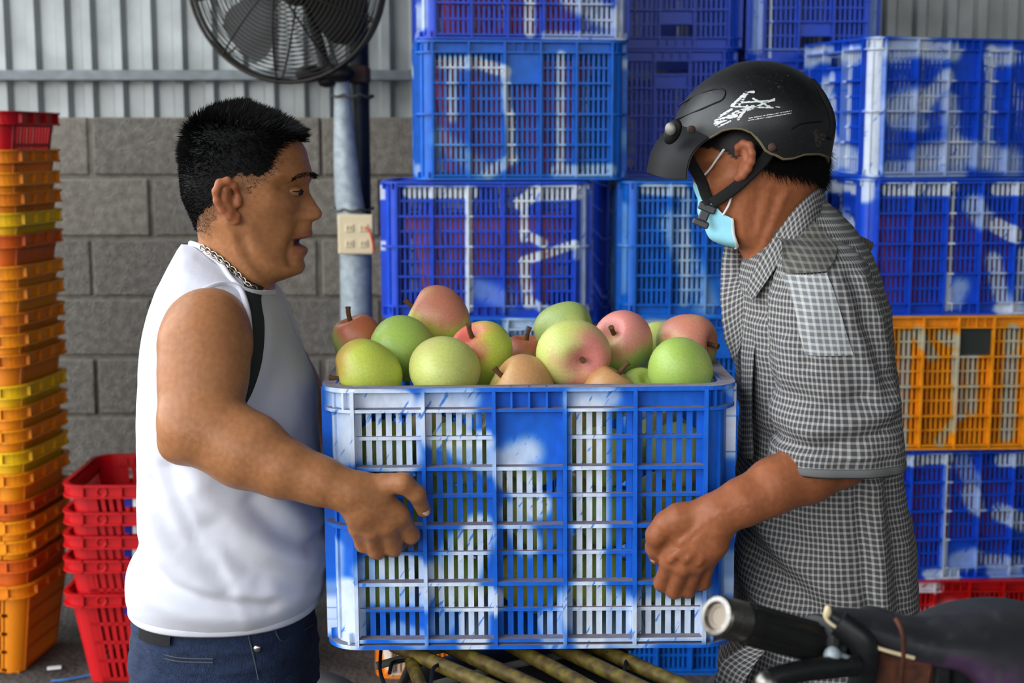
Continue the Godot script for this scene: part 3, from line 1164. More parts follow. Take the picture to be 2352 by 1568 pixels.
func stack_crates() -> void:
	var azure := Color(0.05, 0.375, 0.75)
	var violet := Color(0.09, 0.265, 0.73)
	var royal := Color(0.07, 0.275, 0.76)
	# --- stack beside the steel pole: four crates over an orange basket crate
	var f := 3.84
	var s1 := painted(violet, [[0.02, 0.1, 0.02, 0.9, 0.02, 0.04, 0.8], [0.52, 0.55, 0.52, 0.95, 0.025, 0.03, 0.9], [0.72, 0.7, 0.9, 0.85, 0.05, 0.08, 0.8], [0.95, 0.1, 0.95, 0.98, 0.03, 0.03, 0.8], [0.6, 0.98, 0.95, 0.98, 0.03, 0.03, 0.6]], 31)
	var s2 := painted(azure, [[0.13, 0.16, 0.30, 0.16, 0.03, 0.04, 0.8], [0.17, 0.2, 0.17, 0.55, 0.02, 0.04, 0.7], [0.33, 0.18, 0.42, 0.22, 0.03, 0.03, 0.9], [0.42, 0.22, 0.43, 0.5, 0.018, 0.03, 0.8], [0.44, 0.52, 0.45, 0.85, 0.02, 0.03, 0.9], [0.45, 0.85, 0.34, 0.95, 0.025, 0.04, 0.7], [0.68, 0.1, 0.68, 0.9, 0.018, 0.03, 0.75], [0.66, 0.94, 0.92, 0.93, 0.025, 0.04, 0.7], [0.12, 0.7, 0.3, 0.92, 0.03, 0.08, 0.4]], 32)
	var s3 := painted(violet, [[0.14, 0.08, 0.30, 0.08, 0.035, 0.02, 0.95], [0.34, 0.08, 0.44, 0.08, 0.035, 0.02, 0.95], [0.42, 0.06, 0.42, 0.94, 0.02, 0.015, 0.97], [0.66, 0.16, 0.74, 0.08, 0.04, 0.02, 0.95], [0.72, 0.09, 0.93, 0.08, 0.045, 0.02, 0.95], [0.68, 0.16, 0.68, 0.42, 0.02, 0.02, 0.9], [0.68, 0.38, 0.77, 0.45, 0.025, 0.02, 0.9], [0.92, 0.46, 0.68, 0.58, 0.025, 0.02, 0.95], [0.68, 0.6, 0.70, 0.9, 0.025, 0.03, 0.9], [0.70, 0.88, 0.80, 0.95, 0.02, 0.03, 0.8], [0.97, 0.05, 0.97, 0.95, 0.02, 0.03, 0.8], [0.45, 0.78, 0.6, 0.88, 0.03, 0.09, 0.35], [0.93, 0.5, 0.93, 0.55, 0.02, 0.02, 0.6]], 33)
	var s4 := painted(azure, [[0.6, 0.05, 0.9, 0.12, 0.04, 0.06, 0.8], [0.7, 0.2, 0.8, 0.8, 0.04, 0.05, 0.5]], 34)
	var plain := plastic(royal, 0.36)
	var xs3 := (P(866, 560, f).x + P(1366, 560, f).x) * 0.5
	var xs2 := (P(925, 240, f).x + P(1446, 240, f).x) * 0.5
	var base3 := P(1100, 730, f).y
	var oc := crate("low_crate", "orange low crate on the floor under the stack beside the pole", Vector3(xs3 - 0.03, 0, -f - CD * 0.5), 0.0, painted(Color(0.88, 0.47, 0.05), [[0.03, 0.3, 0.1, 0.9, 0.05, 0.05, 0.8]], 35), "", false, false, base3 - 2 * CH)
	crate("slatted_crate", "blue slatted crate resting on the orange low crate beside the pole", Vector3(xs3, base3 - 2 * CH, -f - CD * 0.5), 0.0, s4)
	crate("slatted_crate", "azure slatted crate with white smears just behind the heaped mangoes", Vector3(xs3 + 0.01, base3 - CH, -f - CD * 0.5), 0.0, s4)
	crate("slatted_crate", "deep blue crate with bold white painted strokes and orange contents", Vector3(xs3, base3, -f - CD * 0.5), 0.0, s3, "", true)
	crate("slatted_crate", "azure crate with faint white painted figures, under the topmost crate", Vector3(xs2, base3 + CH + 0.004, -f - CD * 0.5 - 0.01), 0.09, s2)
	crate("slatted_crate", "deep blue crate on top of the stack beside the steel pole", Vector3(xs2 + 0.004, base3 + 2 * CH + 0.006, -f - CD * 0.5 - 0.012), 0.11, s1)
	# what the crates hold, seen through the slats
	var orange := plastic(Color(0.90, 0.42, 0.10), 0.5)
	var red := plastic(Color(0.72, 0.07, 0.08), 0.5)
	var n1 := thing("plastic_basket", "orange-brown basket inside the deep blue crate with bold white strokes", "basket", Vector3(xs3, base3 + 0.03, -f - CD * 0.5), 0.0)
	basket_mesh_parts(n1, 0.43, 0.26, 0.24, orange)
	var n2 := thing("plastic_basket", "red basket inside the azure crate with faint white figures", "basket", Vector3(xs2 - 0.02, base3 + CH + 0.02, -f - CD * 0.5), 0.0)
	basket_mesh_parts(n2, 0.43, 0.26, 0.30, red)
	var n3 := thing("plastic_basket", "red basket inside the topmost crate beside the steel pole", "basket", Vector3(xs2 - 0.02, base3 + 2 * CH + 0.024, -f - CD * 0.5), 0.0)
	basket_mesh_parts(n3, 0.43, 0.26, 0.24, red)
	# --- stack to the right of it, behind the masked man
	var xd := P(1420, 560, f + 0.03).x + CW * 0.5
	var sd := painted(azure, [[0.13, 0.06, 0.30, 0.07, 0.03, 0.03, 0.8], [0.32, 0.1, 0.32, 0.9, 0.02, 0.04, 0.55], [0.25, 0.3, 0.42, 0.9, 0.04, 0.1, 0.5], [0.02, 0.2, 0.02, 0.8, 0.02, 0.05, 0.4]], 36)
	var sd2 := painted(azure, [[0.03, 0.05, 0.06, 0.9, 0.06, 0.05, 0.9], [0.2, 0.5, 0.5, 0.6, 0.04, 0.1, 0.4]], 37)
	crate("low_crate", "blue low crate with a white corner on the floor behind the rack rods", Vector3(xd - 0.02, 0, -f - 0.03 - CD * 0.5), 0.0, sd2, "", false, false, base3 - 2 * CH)
	crate("slatted_crate", "blue crate standing on the white-cornered low crate", Vector3(xd, base3 - 2 * CH, -f - 0.03 - CD * 0.5), 0.0, sd)
	crate("slatted_crate", "azure crate second from the top of the stack behind the masked man", Vector3(xd + 0.01, base3 - CH, -f - 0.03 - CD * 0.5), 0.0, sd)
	crate("slatted_crate", "azure crate with streaked white slats behind the blue face mask", Vector3(xd, base3, -f - 0.03 - CD * 0.5), 0.0, sd, "", true)
	# --- deep stacks that turn their ends to us
	var fb := 4.285
	var xb := P(1698, 200, fb).x - CD * 0.5
	var yb := P(1600, 402, fb).y
	var navy_l := ["shaded blue crate end with a hand hole, top of the shaded stack", "shaded blue crate end with a hand hole, beside the helmet peak", "shaded blue crate at the foot of the shaded rear stack"]
	for k in 2:
		crate("slatted_crate", navy_l[1 - k], Vector3(xb + (0.012 if k == 1 else 0.0), yb + CH * k + 0.003 * k, -fb - CW * 0.5), PI * 0.5, plain, "", k == 1)
	for k in 4:
		crate("slatted_crate", ["shaded blue crate third down in the shaded rear stack", "shaded blue crate fourth down in the shaded rear stack", "shaded blue crate second from the floor in the shaded rear stack", "shaded blue low crate on the floor under the shaded rear stack"][k], Vector3(xb, yb - CH * (k + 1) if k < 3 else 0.0, -fb - CW * 0.5), PI * 0.5, plain, "blue crates of the shaded rear stack", false, false, CH if k < 3 else yb - 3 * CH)
	var fc := 4.30
	var xc := P(1716, 60, fc).x + CD * 0.5 + 0.005
	var sc := painted(royal, [[0.17, 0.0, 0.17, 1.0, 0.006, 0.02, 0.9], [0.03, 0.1, 0.03, 0.9, 0.02, 0.06, 0.6]], 38)
	var yc := P(1800, 138, fc).y
	crate("slatted_crate", "royal blue crate end with a hand hole, high behind the helmet", Vector3(xc, yc, -fc - CW * 0.5), PI * 0.5, sc, "", true)
	crate("slatted_crate", "royal blue crate half hidden just over the helmet", Vector3(xc, yc - CH, -fc - CW * 0.5), PI * 0.5, sc)
	for k in 4:
		var yy := yc - CH * (k + 2)
		crate("slatted_crate", ["blue crate third down in the rear stack behind the helmet", "blue crate fourth down in the rear stack behind the helmet", "blue crate fifth down in the rear stack behind the helmet", "blue low crate on the floor under the rear stack behind the helmet"][k], Vector3(xc, maxf(yy, 0.0), -fc - CW * 0.5), PI * 0.5, plain, "blue crates of the rear stack behind the helmet", false, false, CH if yy > 0 else yc - CH * (k + 1))
		if yy <= 0:
			break
	# --- stack on the far side of the masked man
	var fr := 3.80
	var red_low := painted(Color(0.70, 0.04, 0.055), [[0.16, 0.05, 0.26, 0.08, 0.05, 0.02, 0.95], [0.3, 0.07, 0.42, 0.07, 0.035, 0.04, 0.9], [0.36, 0.4, 0.5, 0.3, 0.05, 0.1, 0.6], [0.02, 0.1, 0.13, 0.9, 0.05, 0.08, 0.6], [0.72, 0.3, 0.74, 0.8, 0.04, 0.05, 0.9]], 39)
	var r1 := painted(royal, [[0.04, 0.05, 0.04, 0.95, 0.035, 0.04, 0.95], [0.12, 0.1, 0.26, 0.06, 0.05, 0.06, 0.8], [0.3, 0.08, 0.45, 0.1, 0.04, 0.06, 0.8], [0.14, 0.5, 0.28, 0.45, 0.05, 0.1, 0.8], [0.42, 0.28, 0.3, 0.48, 0.04, 0.05, 0.8], [0.44, 0.45, 0.46, 0.7, 0.04, 0.06, 0.8], [0.15, 0.6, 0.3, 0.62, 0.03, 0.05, 0.6], [0.3, 0.85, 0.5, 0.8, 0.05, 0.08, 0.8], [0.66, 0.08, 0.66, 0.9, 0.02, 0.04, 0.85], [0.66, 0.12, 0.76, 0.12, 0.04, 0.06, 0.8], [0.5, 0.82, 0.8, 0.9, 0.06, 0.08, 0.7], [0.12, 0.95, 0.5, 0.95, 0.04, 0.05, 0.7]], 40)
	var r2 := painted(royal, [[0.03, 0.06, 0.03, 0.12, 0.035, 0.05, 0.9], [0.13, 0.08, 0.28, 0.08, 0.04, 0.02, 0.95], [0.32, 0.08, 0.44, 0.08, 0.04, 0.02, 0.95], [0.44, 0.05, 0.44, 0.95, 0.02, 0.015, 0.97], [0.55, 0.2, 0.6, 0.3, 0.05, 0.06, 0.7], [0.66, 0.08, 0.78, 0.08, 0.04, 0.02, 0.95], [0.67, 0.35, 0.76, 0.42, 0.05, 0.02, 0.9], [0.66, 0.6, 0.72, 0.95, 0.035, 0.05, 0.8], [0.8, 0.55, 0.78, 0.98, 0.02, 0.04, 0.8], [0.47, 0.9, 0.5, 0.8, 0.03, 0.08, 0.6], [0.7, 0.97, 0.95, 0.97, 0.03, 0.04, 0.7]], 41)
	var r3 := painted(Color(0.90, 0.56, 0.08), [[0.17, 0.15, 0.17, 0.95, 0.03, 0.03, 0.85], [0.22, 0.12, 0.30, 0.3, 0.03, 0.03, 0.8], [0.35, 0.15, 0.42, 0.2, 0.04, 0.03, 0.8], [0.42, 0.3, 0.44, 0.75, 0.03, 0.03, 0.8], [0.49, 0.3, 0.50, 0.7, 0.03, 0.03, 0.8], [0.68, 0.12, 0.68, 0.9, 0.04, 0.03, 0.85], [0.76, 0.2, 0.82, 0.35, 0.03, 0.03, 0.6], [0.35, 0.95, 0.44, 0.75, 0.02, 0.03, 0.7], [0.46, 0.3, 0.48, 0.28, 0.02, 0.05, 0.5]], 42, false, Color(0.70, 0.75, 0.74))
	var r4 := painted(royal, [[0.08, 0.08, 0.3, 0.09, 0.035, 0.02, 0.9], [0.33, 0.08, 0.43, 0.08, 0.035, 0.02, 0.9], [0.43, 0.06, 0.43, 0.97, 0.02, 0.015, 0.97], [0.5, 0.1, 0.55, 0.25, 0.04, 0.05, 0.5], [0.55, 0.35, 0.58, 0.45, 0.05, 0.04, 0.7], [0.70, 0.1, 0.82, 0.09, 0.04, 0.03, 0.85], [0.70, 0.5, 0.84, 0.6, 0.05, 0.04, 0.8], [0.5, 0.88, 0.58, 0.85, 0.05, 0.06, 0.6], [0.66, 0.88, 0.8, 0.9, 0.03, 0.05, 0.7], [0.36, 0.97, 0.48, 0.97, 0.03, 0.04, 0.85], [0.68, 0.97, 0.8, 0.97, 0.03, 0.04, 0.6]], 43)
	var y5 := P(2220, 1335, fr).y
	var y4 := P(2220, 1025, fr).y - 0.002
	var y3 := P(2220, 712, fr).y - 0.002
	var y2 := P(2220, 396, fr).y
	var spot := func(px: float, turn: float, back: float) -> Vector3:     # centre of a crate whose front corner shows at this pixel
		return Vector3(P(px, 700, fr).x + CW * 0.5 * cos(turn) - CD * 0.5 * sin(turn), 0, -fr - back - CW * 0.5 * sin(turn) - CD * 0.5 * cos(turn))
	var up := func(y: float) -> Vector3: return Vector3(0, y, 0)
	crate("low_crate", "red low crate with white smears on the floor behind the motorbike", spot.call(1974, 0.02, 0.0), 0.02, red_low, "", false, false, y5)
	crate("slatted_crate", "royal blue crate between the orange crate and the red low crate", spot.call(1993, 0.08, 0.0) + up.call(y5), 0.08, r4, "", true)
	var oc3 := crate("slatted_crate", "orange crate with whitened slats between two blue crates", spot.call(2005, 0.04, 0.0) + up.call(y5 + CH), 0.04, r3)
	var pm := MB.new()
	var pp := (CH - 0.043) / 4.0
	pm.box(Vector3(0, CH - 0.031 - pp * 0.5, CD * 0.5 - 0.014), Vector3(0.088, pp - 0.008, 0.003))
	part(oc3, "dark_plate", pm, plastic(Color(0.16, 0.19, 0.18), 0.5))
	crate("slatted_crate", "royal blue crate resting on the orange crate", spot.call(1972, 0.10, 0.0) + up.call(y5 + 2 * CH), 0.10, r2, "", true)
	crate("slatted_crate", "royal blue crate turned askew on top beside the helmet", spot.call(1982, 0.30, 0.0) + up.call(y5 + 3 * CH + 0.002), 0.30, r1)
	var xr := P(1990, 700, fr).x + CW * 0.5
	for q in [[0, "red basket inside the blue crate that rests on the red low crate", 1993, 0.08], [1, "red basket inside the orange crate", 2005, 0.04], [2, "red basket inside the blue crate that rests on the orange crate", 1972, 0.10]]:
		var nb := thing("plastic_basket", q[1], "basket", spot.call(q[2], q[3], 0.0) + up.call(y5 + CH * q[0] + 0.02), q[3])
		basket_mesh_parts(nb, 0.42, 0.25, 0.24, red)

# ---------------------------------------------------------------- mangoes
func mango_mesh(rad: float, length: float, green: Color, blush: Color, bdir: Vector3, amount: float, seedn: int, nu := 34, nv := 24) -> ArrayMesh:
	var mb := MB.new()
	var nz := FastNoiseLite.new()
	nz.seed = seedn
	nz.frequency = 14.0
	nz.fractal_octaves = 4
	var pos := PackedVector3Array()
	var cols := PackedColorArray()
	for j in nv + 1:
		var ph := PI * j / nv
		var y := cos(ph)
		var r := pow(maxf(sin(ph), 0.0), 0.86) * (1.0 + 0.10 * y - 0.05 * y * y)
		for i in nu:
			var th := TAU * i / nu
			var p := Vector3(r * cos(th) * rad, y * length * 0.5, r * sin(th) * rad * 0.92)
			p.x += 0.10 * rad * (1.0 - y * y) * 0.6 - 0.10 * rad * maxf(-y, 0.0)
			p.y -= 0.16 * length * exp(-pow(r * 2.6, 2.0)) if y > 0 else 0.0
			var wob := nz.get_noise_3dv(p * 0.35)
			p *= 1.0 + 0.02 * wob
			pos.append(p)
			var nn := Vector3(p.x / rad, p.y / (length * 0.5), p.z / rad).normalized()
			var k := g01(-0.15, 0.6, nn.dot(bdir) * 1.0 + 0.6 * nz.get_noise_3dv(p) + 1.6 * (amount - 0.55))
			var c := green.lerp(blush, k * clampf(amount * 2.4, 0.0, 1.0))
			c = c.lerp(Color(0.62, 0.55, 0.16), 0.22 * g01(0.1, 0.4, nz.get_noise_3dv(p * 0.7 + Vector3(3, 1, 2))))
			cols.append(c * 1.4)
	mb.grid(nu, nv + 1, pos, PackedVector2Array(), cols, true, true)
	return mb.commit(M.mango)

func mango(label: String, ctr: Vector3, rad: float, length: float, stem_dir: Vector3, green: Color, blush: Color, bdir: Vector3, amount: float, seedn: int, stem := 0.018, group := "") -> Node3D:
	var y := stem_dir.normalized()
	var x := y.cross(Vector3(0.31, 0.2, 0.93)).normalized()
	var b := Basis(x, y, x.cross(y))
	var root := thing("mango", label, "mango", ctr, 0.0, group)
	root.basis = b
	var o := MeshInstance3D.new()
	o.name = "fruit"
	o.mesh = mango_mesh(rad, length, green, blush, (b.inverse() * bdir).normalized(), amount, seedn)
	root.add_child(o)
	if stem > 0:
		var mb := MB.new()
		var y0 := length * 0.5 * 0.66
		mb.tube(smooth_line([Vector3(0, y0 - 0.004, 0), Vector3(0.001, y0 + stem * 0.6, 0.001), Vector3(0.004, y0 + stem * 0.6 + 0.012, 0.002)], 3), [0.0052, 0.0042, 0.0038, 0.0036, 0.0036, 0.0038, 0.0046], 7)
		part(root, "stem", mb, M.stem)
	return root

func heap_mangoes() -> void:
	var gr := Color(0.30, 0.43, 0.085)
	var pale := Color(0.46, 0.50, 0.14)
	var yel := Color(0.42, 0.48, 0.07)
	var dull := Color(0.27, 0.34, 0.10)
	var pink := Color(0.40, 0.115, 0.055)
	var rosy := Color(0.44, 0.165, 0.105)
	var tan_c := Color(0.46, 0.24, 0.10)
	# [px, py, d, radius px, length px, stem direction, green, blush, blush direction, amount, stem, label]
	var L := [
		[844, 860, 1.985, 80, 175, Vector3(-0.95, -0.12, 0.2), yel, pink, Vector3(-0.9, 0.35, 0.2), 0.24, 0.016, "yellow-green mango lying sideways in the crate corner beside the bare arm"],
		[921, 800, 2.07, 80, 172, Vector3(0.2, 0.3, -1), gr, rosy, Vector3(0, -1, 0), 0.0, 0.0, "smooth plain green mango in the second row by the vest"],
		[1018, 850, 1.98, 84, 176, Vector3(-0.2, 0.25, -1), pale, rosy, Vector3(-0.8, 0.6, 0), 0.16, 0.0, "pale green round mango at the front rim, plain and stemless"],
		[1104, 815, 2.055, 76, 168, Vector3(-0.35, 0.8, 0.42), yel, Color(0.60, 0.13, 0.09), Vector3(-0.75, 0.6, 0.35), 0.42, 0.022, "half red half yellow-green mango with its stem sticking up"],
		[1006, 735, 2.16, 74, 172, Vector3(-0.85, 0.45, 0.0), yel, rosy, Vector3(0.1, 0.9, 0.2), 0.58, 0.022, "rosy mango highest on the heap, stem pointing to the bare-armed man"],
		[820, 783, 2.13, 58, 140, Vector3(-0.3, 0.95, 0.1), dull, pink, Vector3(0.2, 0.8, 0.4), 0.62, 0.024, "small dull red mango with a twig-like stem in the back corner"],
		[1200, 897, 1.98, 78, 176, Vector3(-0.75, 0.55, 0.15), pale, tan_c, Vector3(0.1, 0.9, 0.4), 0.54, 0.014, "tan blotched mango sunk low at the middle of the front rim"],
		[1320, 812, 2.01, 88, 172, Vector3(0.26, -0.10, 0.96), pale, Color(0.60, 0.20, 0.17), Vector3(0.55, -0.35, 0.6), 0.44, 0.010, "large red-cheeked mango with its stem end facing outwards"],
		[1297, 758, 2.15, 68, 155, Vector3(0.85, 0.2, 0.2), dull, pink, Vector3(0, 0, -1), 0.0, 0.012, "dull green mango peeping out behind the large red-cheeked one"],
		[1432, 790, 2.09, 72, 180, Vector3(-0.45, 0.5, 0.7), gr, Color(0.56, 0.20, 0.17), Vector3(0, 0.85, 0.5), 0.46, 0.010, "pink-topped upright mango beside the large red-cheeked one"],
		[1578, 788, 2.11, 72, 158, Vector3(0.85, 0.05, 0.5), dull, rosy, Vector3(0.25, 0.6, 0.5), 0.56, 0.014, "pink mango at the back rim with an orange stem scar, by the checked shirt"],
		[1560, 850, 1.985, 82, 172, Vector3(0.4, -0.2, -0.9), gr, rosy, Vector3(0, 0, -1), 0.0, 0.0, "bright green round mango at the front corner by the checked shirt"],
		[1392, 905, 1.98, 62, 150, Vector3(0.5, 0.85, 0.0), dull, tan_c, Vector3(-0.2, 0.9, 0.4), 0.62, 0.026, "pinkish brown mango barely above the front rim with an upright stem"],
		[1466, 893, 2.03, 50, 120, Vector3(0.3, 0.5, 0.6), gr, rosy, Vector3(0, 0, -1), 0.0, 0.0, "small green mango wedged low between the pink-topped and bright green ones"],
		[1206, 828, 2.16, 62, 140, Vector3(0.05, 1, 0.1), dull, pink, Vector3(0, 1, 0.2), 0.75, 0.022, "brownish red mango low at the back with its stem upright"],
		[1512, 800, 2.18, 58, 140, Vector3(0.1, 0.6, -0.6), pale, rosy, Vector3(0, 0, -1), 0.0, 0.0, "pale yellow mango mostly hidden at the back rim"],
	]
	var i := 0
	for q in L:
		var s: float = q[2] / FOC
		mango(q[11], P(q[0], q[1], q[2]), q[3] * s, q[4] * s * 0.92, q[5], q[6], q[7], q[8], q[9], 100 + i, q[10])
		i += 1
	rng.seed = 21
	var top := P(1200, 905, 1.9).y
	for r in 3:                          # the layers below, seen through the slats
		for k in 5:
			var ctr := Vector3(P(820 + 96 * 0 + 0.0, 900, 1.9).x + 0.024 + k * 0.106 + (0.015 if r == 1 else 0.0), top - 0.105 - r * 0.094, -1.992 - rng.randf_range(0.0, 0.012))
			ctr.x = minf(ctr.x, P(1596, 1200, 1.9).x)
			var dir := Vector3(rng.randf_range(-1, 1), rng.randf_range(-0.4, 0.6), rng.randf_range(-0.5, 0.3))
			mango("green mango packed behind the slats of the carried crate", ctr, 0.043, 0.100, dir, [gr, yel, gr, pale][rng.randi() % 4], [pink, tan_c][rng.randi() % 2], Vector3(rng.randf_range(-1, 1), 0.3, 0.6), [0.0, 0.1, 0.2][rng.randi() % 3], 300 + r * 10 + k, 0.0, "mangoes behind the slats of the carried crate")
		for k in 4:
			var ctr := Vector3(P(840, 900, 1.9).x + 0.07 + k * 0.118, top - 0.11 - r * 0.094, -2.115)
			mango("mango packed deep in the middle of the carried crate", ctr, 0.043, 0.100, Vector3(rng.randf_range(-1, 1), 0.3, rng.randf_range(-1, 1)), [gr, dull][rng.randi() % 2], pink, Vector3(0, 1, 0.4), 0.2, 400 + r * 10 + k, 0.0, "mangoes deep in the carried crate")

func carried_crate() -> void:
	var at := P(1219, 1490, 1.9)
	# white spray and wear, in pixels of the photograph turned into shares of the face
	var px := [[790, 900, 790, 1030, 26, 22, 0.85], [795, 1360, 795, 1460, 24, 20, 0.95], [760, 1260, 757, 1340, 12, 20, 0.6], [805, 905, 930, 915, 18, 14, 0.95], [1000, 918, 1075, 915, 16, 30, 0.75], [1330, 918, 1400, 915, 14, 30, 0.75],
		[840, 960, 960, 965, 30, 40, 0.9], [835, 1010, 920, 1040, 34, 30, 0.92], [1000, 955, 1060, 960, 22, 30, 0.85], [1000, 1010, 1120, 1010, 10, 20, 0.9], [1060, 1020, 1130, 1060, 22, 24, 0.7], [1185, 1052, 1215, 1040, 14, 40, 0.85],
		[1350, 950, 1360, 1475, 22, 26, 0.95], [1372, 950, 1374, 1240, 16, 26, 0.85], [1340, 1400, 1460, 1440, 40, 40, 0.8], [1185, 1095, 1235, 1160, 22, 24, 0.92], [1180, 1180, 1215, 1250, 16, 26, 0.75], [1170, 1100, 1230, 1100, 18, 18, 0.8],
		[1100, 1220, 1060, 1330, 26, 26, 0.9], [1050, 1250, 1010, 1330, 16, 24, 0.6], [900, 1300, 980, 1330, 26, 26, 0.85], [835, 1310, 930, 1330, 16, 26, 0.6], [850, 1365, 975, 1372, 14, 24, 0.75], [1035, 1370, 1125, 1380, 24, 20, 0.92], [1090, 1390, 1085, 1470, 24, 20, 0.92], [1010, 1440, 1040, 1400, 18, 24, 0.5],
		[1500, 1425, 1625, 1430, 34, 24, 0.95], [1495, 1380, 1620, 1375, 14, 30, 0.5], [1260, 1430, 1275, 1470, 16, 20, 0.6], [1690, 1300, 1690, 1440, 8, 16, 0.6], [905, 1450, 960, 1470, 10, 20, 0.5], [1680, 900, 1690, 910, 6, 10, 0.4]]
	var st := []
	for q in px:
		st.append([(q[0] - 737.0) / 966.0, (q[1] - 888.0) / 600.0, (q[2] - 737.0) / 966.0, (q[3] - 888.0) / 600.0, q[4] / 600.0, q[5] / 600.0, q[6]])
	var m := painted(Color(0.10, 0.385, 0.80), st, 77, true, Color(0.86, 0.90, 0.96))
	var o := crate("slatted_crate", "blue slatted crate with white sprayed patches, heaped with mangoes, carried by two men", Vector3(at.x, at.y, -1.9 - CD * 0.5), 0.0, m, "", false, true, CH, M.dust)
	o.rotation.z = 0.008

# ---------------------------------------------------------------- pole, socket box, fan
func pole_and_fan() -> void:
	var root := thing("steel_pole", "dark round steel pole against the block wall, behind the socket box", "pole", Vector3(P(829, 700, 4.42).x, 0, -4.42))
	var mb := MB.new()
	mb.lathe([[0.0, 0.0], [0.036, 0.0], [0.036, 3.9], [0.0, 3.9]], 28)
	part(root, "shaft", mb, M.post)
	mb = MB.new()
	mb.cbox(Vector3(0.0, P(829, 172, 4.42).y, 0.02), Vector3(0.075, 0.05, 0.11), 0.006)
	part(root, "bracket", mb, M.rustbrown)
	var d := 4.32
	root = thing("galvanised_mast", "pale galvanised mast tapering upwards to the fan, tied to the dark pole", "pole", Vector3(0, 0, 0))
	mb = MB.new()
	var pts := PackedVector3Array()
	var rad := []
	for q in [[172, 784, 17], [240, 787, 20], [340, 792, 26], [440, 799, 31], [500, 808, 34], [580, 817, 37], [760, 819, 37], [1400, 822, 38]]:
		pts.append(P(q[1], q[0], d))
		rad.append(q[2] * d / FOC)
	var foot := pts[pts.size() - 1]
	pts.append(Vector3(foot.x, 0.0, -d))
	rad.append(0.052)
	mb.tube(pts, rad, 24)
	part(root, "shaft", mb, M.galv)
	for y in [222, 480]:
		mb = MB.new()
		var c := P(810, y, 4.37)
		var ring := PackedVector3Array()
		for k in 24:
			ring.append(c + Vector3(0.062 * cos(TAU * k / 24), 0.004 * sin(k * 2.0), 0.10 * sin(TAU * k / 24)))
		mb.tube(ring, 0.004, 6, true)
		part(root, "wire_tie", mb, M.rope)
	# socket box
	var c := P(818, 538, 4.255)
	root = thing("socket_box", "cream electrical socket box strapped to the mast", "socket", c)
	mb = MB.new()
	mb.cbox(Vector3.ZERO, Vector3(0.106, 0.118, 0.03), 0.004)
	part(root, "cover", mb, M.cream)
	for x in [-0.018, 0.024]:
		for y in [-0.026, 0.020]:
			mb = MB.new()
			mb.cbox(Vector3(x, y, 0.016), Vector3(0.026, 0.024, 0.006), 0.002)
			var so := part(root, "socket", mb, M.cream)
			mb = MB.new()
			for k in [-0.005, 0.005]:
				mb.box(Vector3(x + k, y, 0.0195), Vector3(0.0025, 0.010, 0.002))
			part(so, "slot", mb, M.cream_dark)
	mb = MB.new()
	mb.tube(smooth_line([Vector3(0.03, 0.02, 0.02), Vector3(0.042, 0.015, 0.035), Vector3(0.05, -0.01, 0.03), Vector3(0.055, -0.05, 0.02)], 4), 0.003, 6)
	part(root, "orange_wire", mb, plastic(Color(0.85, 0.25, 0.08)))
	# fan
	var fd := 4.16
	var ctr := P(657, -46, fd)
	root = thing("pedestal_fan", "big black wire-caged industrial fan fixed to the top of the mast", "fan", ctr)
	var az := Vector3(-0.16, -0.10, 0.98).normalized()
	var ax := Vector3.UP.cross(az).normalized()
	root.basis = Basis(ax, az.cross(ax), az)
	var R := 222.0 * fd / FOC * 1.01
	for side in [1.0, -1.0]:
		mb = MB.new()
		var nr := 24
		for i in range(3, nr + 1):
			var r := R * i / nr
			var z: float = side * (0.02 + 0.085 * (1.0 - pow(r / R, 2.4)))
			var ring := PackedVector3Array()
			for k in 56:
				ring.append(Vector3(r * cos(TAU * k / 56), r * sin(TAU * k / 56), z))
			mb.tube(ring, 0.0017 if i < nr else 0.006, 4, true)
		for k in 10:
			var an := TAU * (k + 0.3) / 10
			var line := PackedVector3Array()
			for i in 13:
				var r := lerpf(R * 0.1, R, i / 12.0)
				line.append(Vector3(r * cos(an), r * sin(an), side * (0.022 + 0.085 * (1.0 - pow(r / R, 2.4)))))
			mb.tube(line, 0.003, 5)
		part(root, "grille", mb, M.fan_wire)
	mb = MB.new()
	mb.lathe([[0.0, 0.115], [0.05, 0.112], [0.055, 0.10], [0.055, 0.095], [0.0, 0.095]], 24, Transform3D(Basis(Vector3.RIGHT, PI / 2), Vector3.ZERO))
	part(root, "badge_disc", mb, M.fan_black)
	for b in 3:
		mb = MB.new()
		var a0 := deg_to_rad([-130.0, -30.0, 92.0][b])
		var pos := PackedVector3Array()
		for i in 9:
			var t := i / 8.0
			var r := lerpf(0.03, R * 0.86, t)
			var wid := lerpf(0.35, 0.62, sin(t * PI * 0.62)) * (1.0 - 0.35 * pow(t, 6.0))
			for j in 9:
				var u := j / 8.0 - 0.5
				var an := a0 + u * wid * 1.7
				pos.append(Vector3(r * cos(an), r * sin(an), u * 0.075 + 0.01 * sin(t * 3.0)))
		mb.grid(9, 9, pos)
		part(root, "blade", mb, M.fan_black)
	mb = MB.new()
	mb.lathe([[0.0, 0.06], [0.035, 0.06], [0.045, 0.02], [0.06, -0.05], [0.075, -0.10], [0.075, -0.24], [0.05, -0.27], [0.0, -0.27]], 24, Transform3D(Basis(Vector3.RIGHT, PI / 2), Vector3.ZERO))
	part(root, "motor", mb, M.fan_black)
	mb = MB.new()
	var foot_l: Vector3 = root.transform.affine_inverse() * P(784, 176, 4.32)
	mb.tube(smooth_line([Vector3(0, 0, -0.16), Vector3(0.02, -0.14, -0.19), Vector3(0.05, -0.24, -0.17), foot_l + Vector3(-0.05, -0.012, 0.02), foot_l + Vector3(0.0, 0.0, 0.0)], 6), 0.018, 10)
	mb.ellipsoid(foot_l + Vector3(0.0, 0.012, 0.02), Vector3(0.05, 0.028, 0.04))
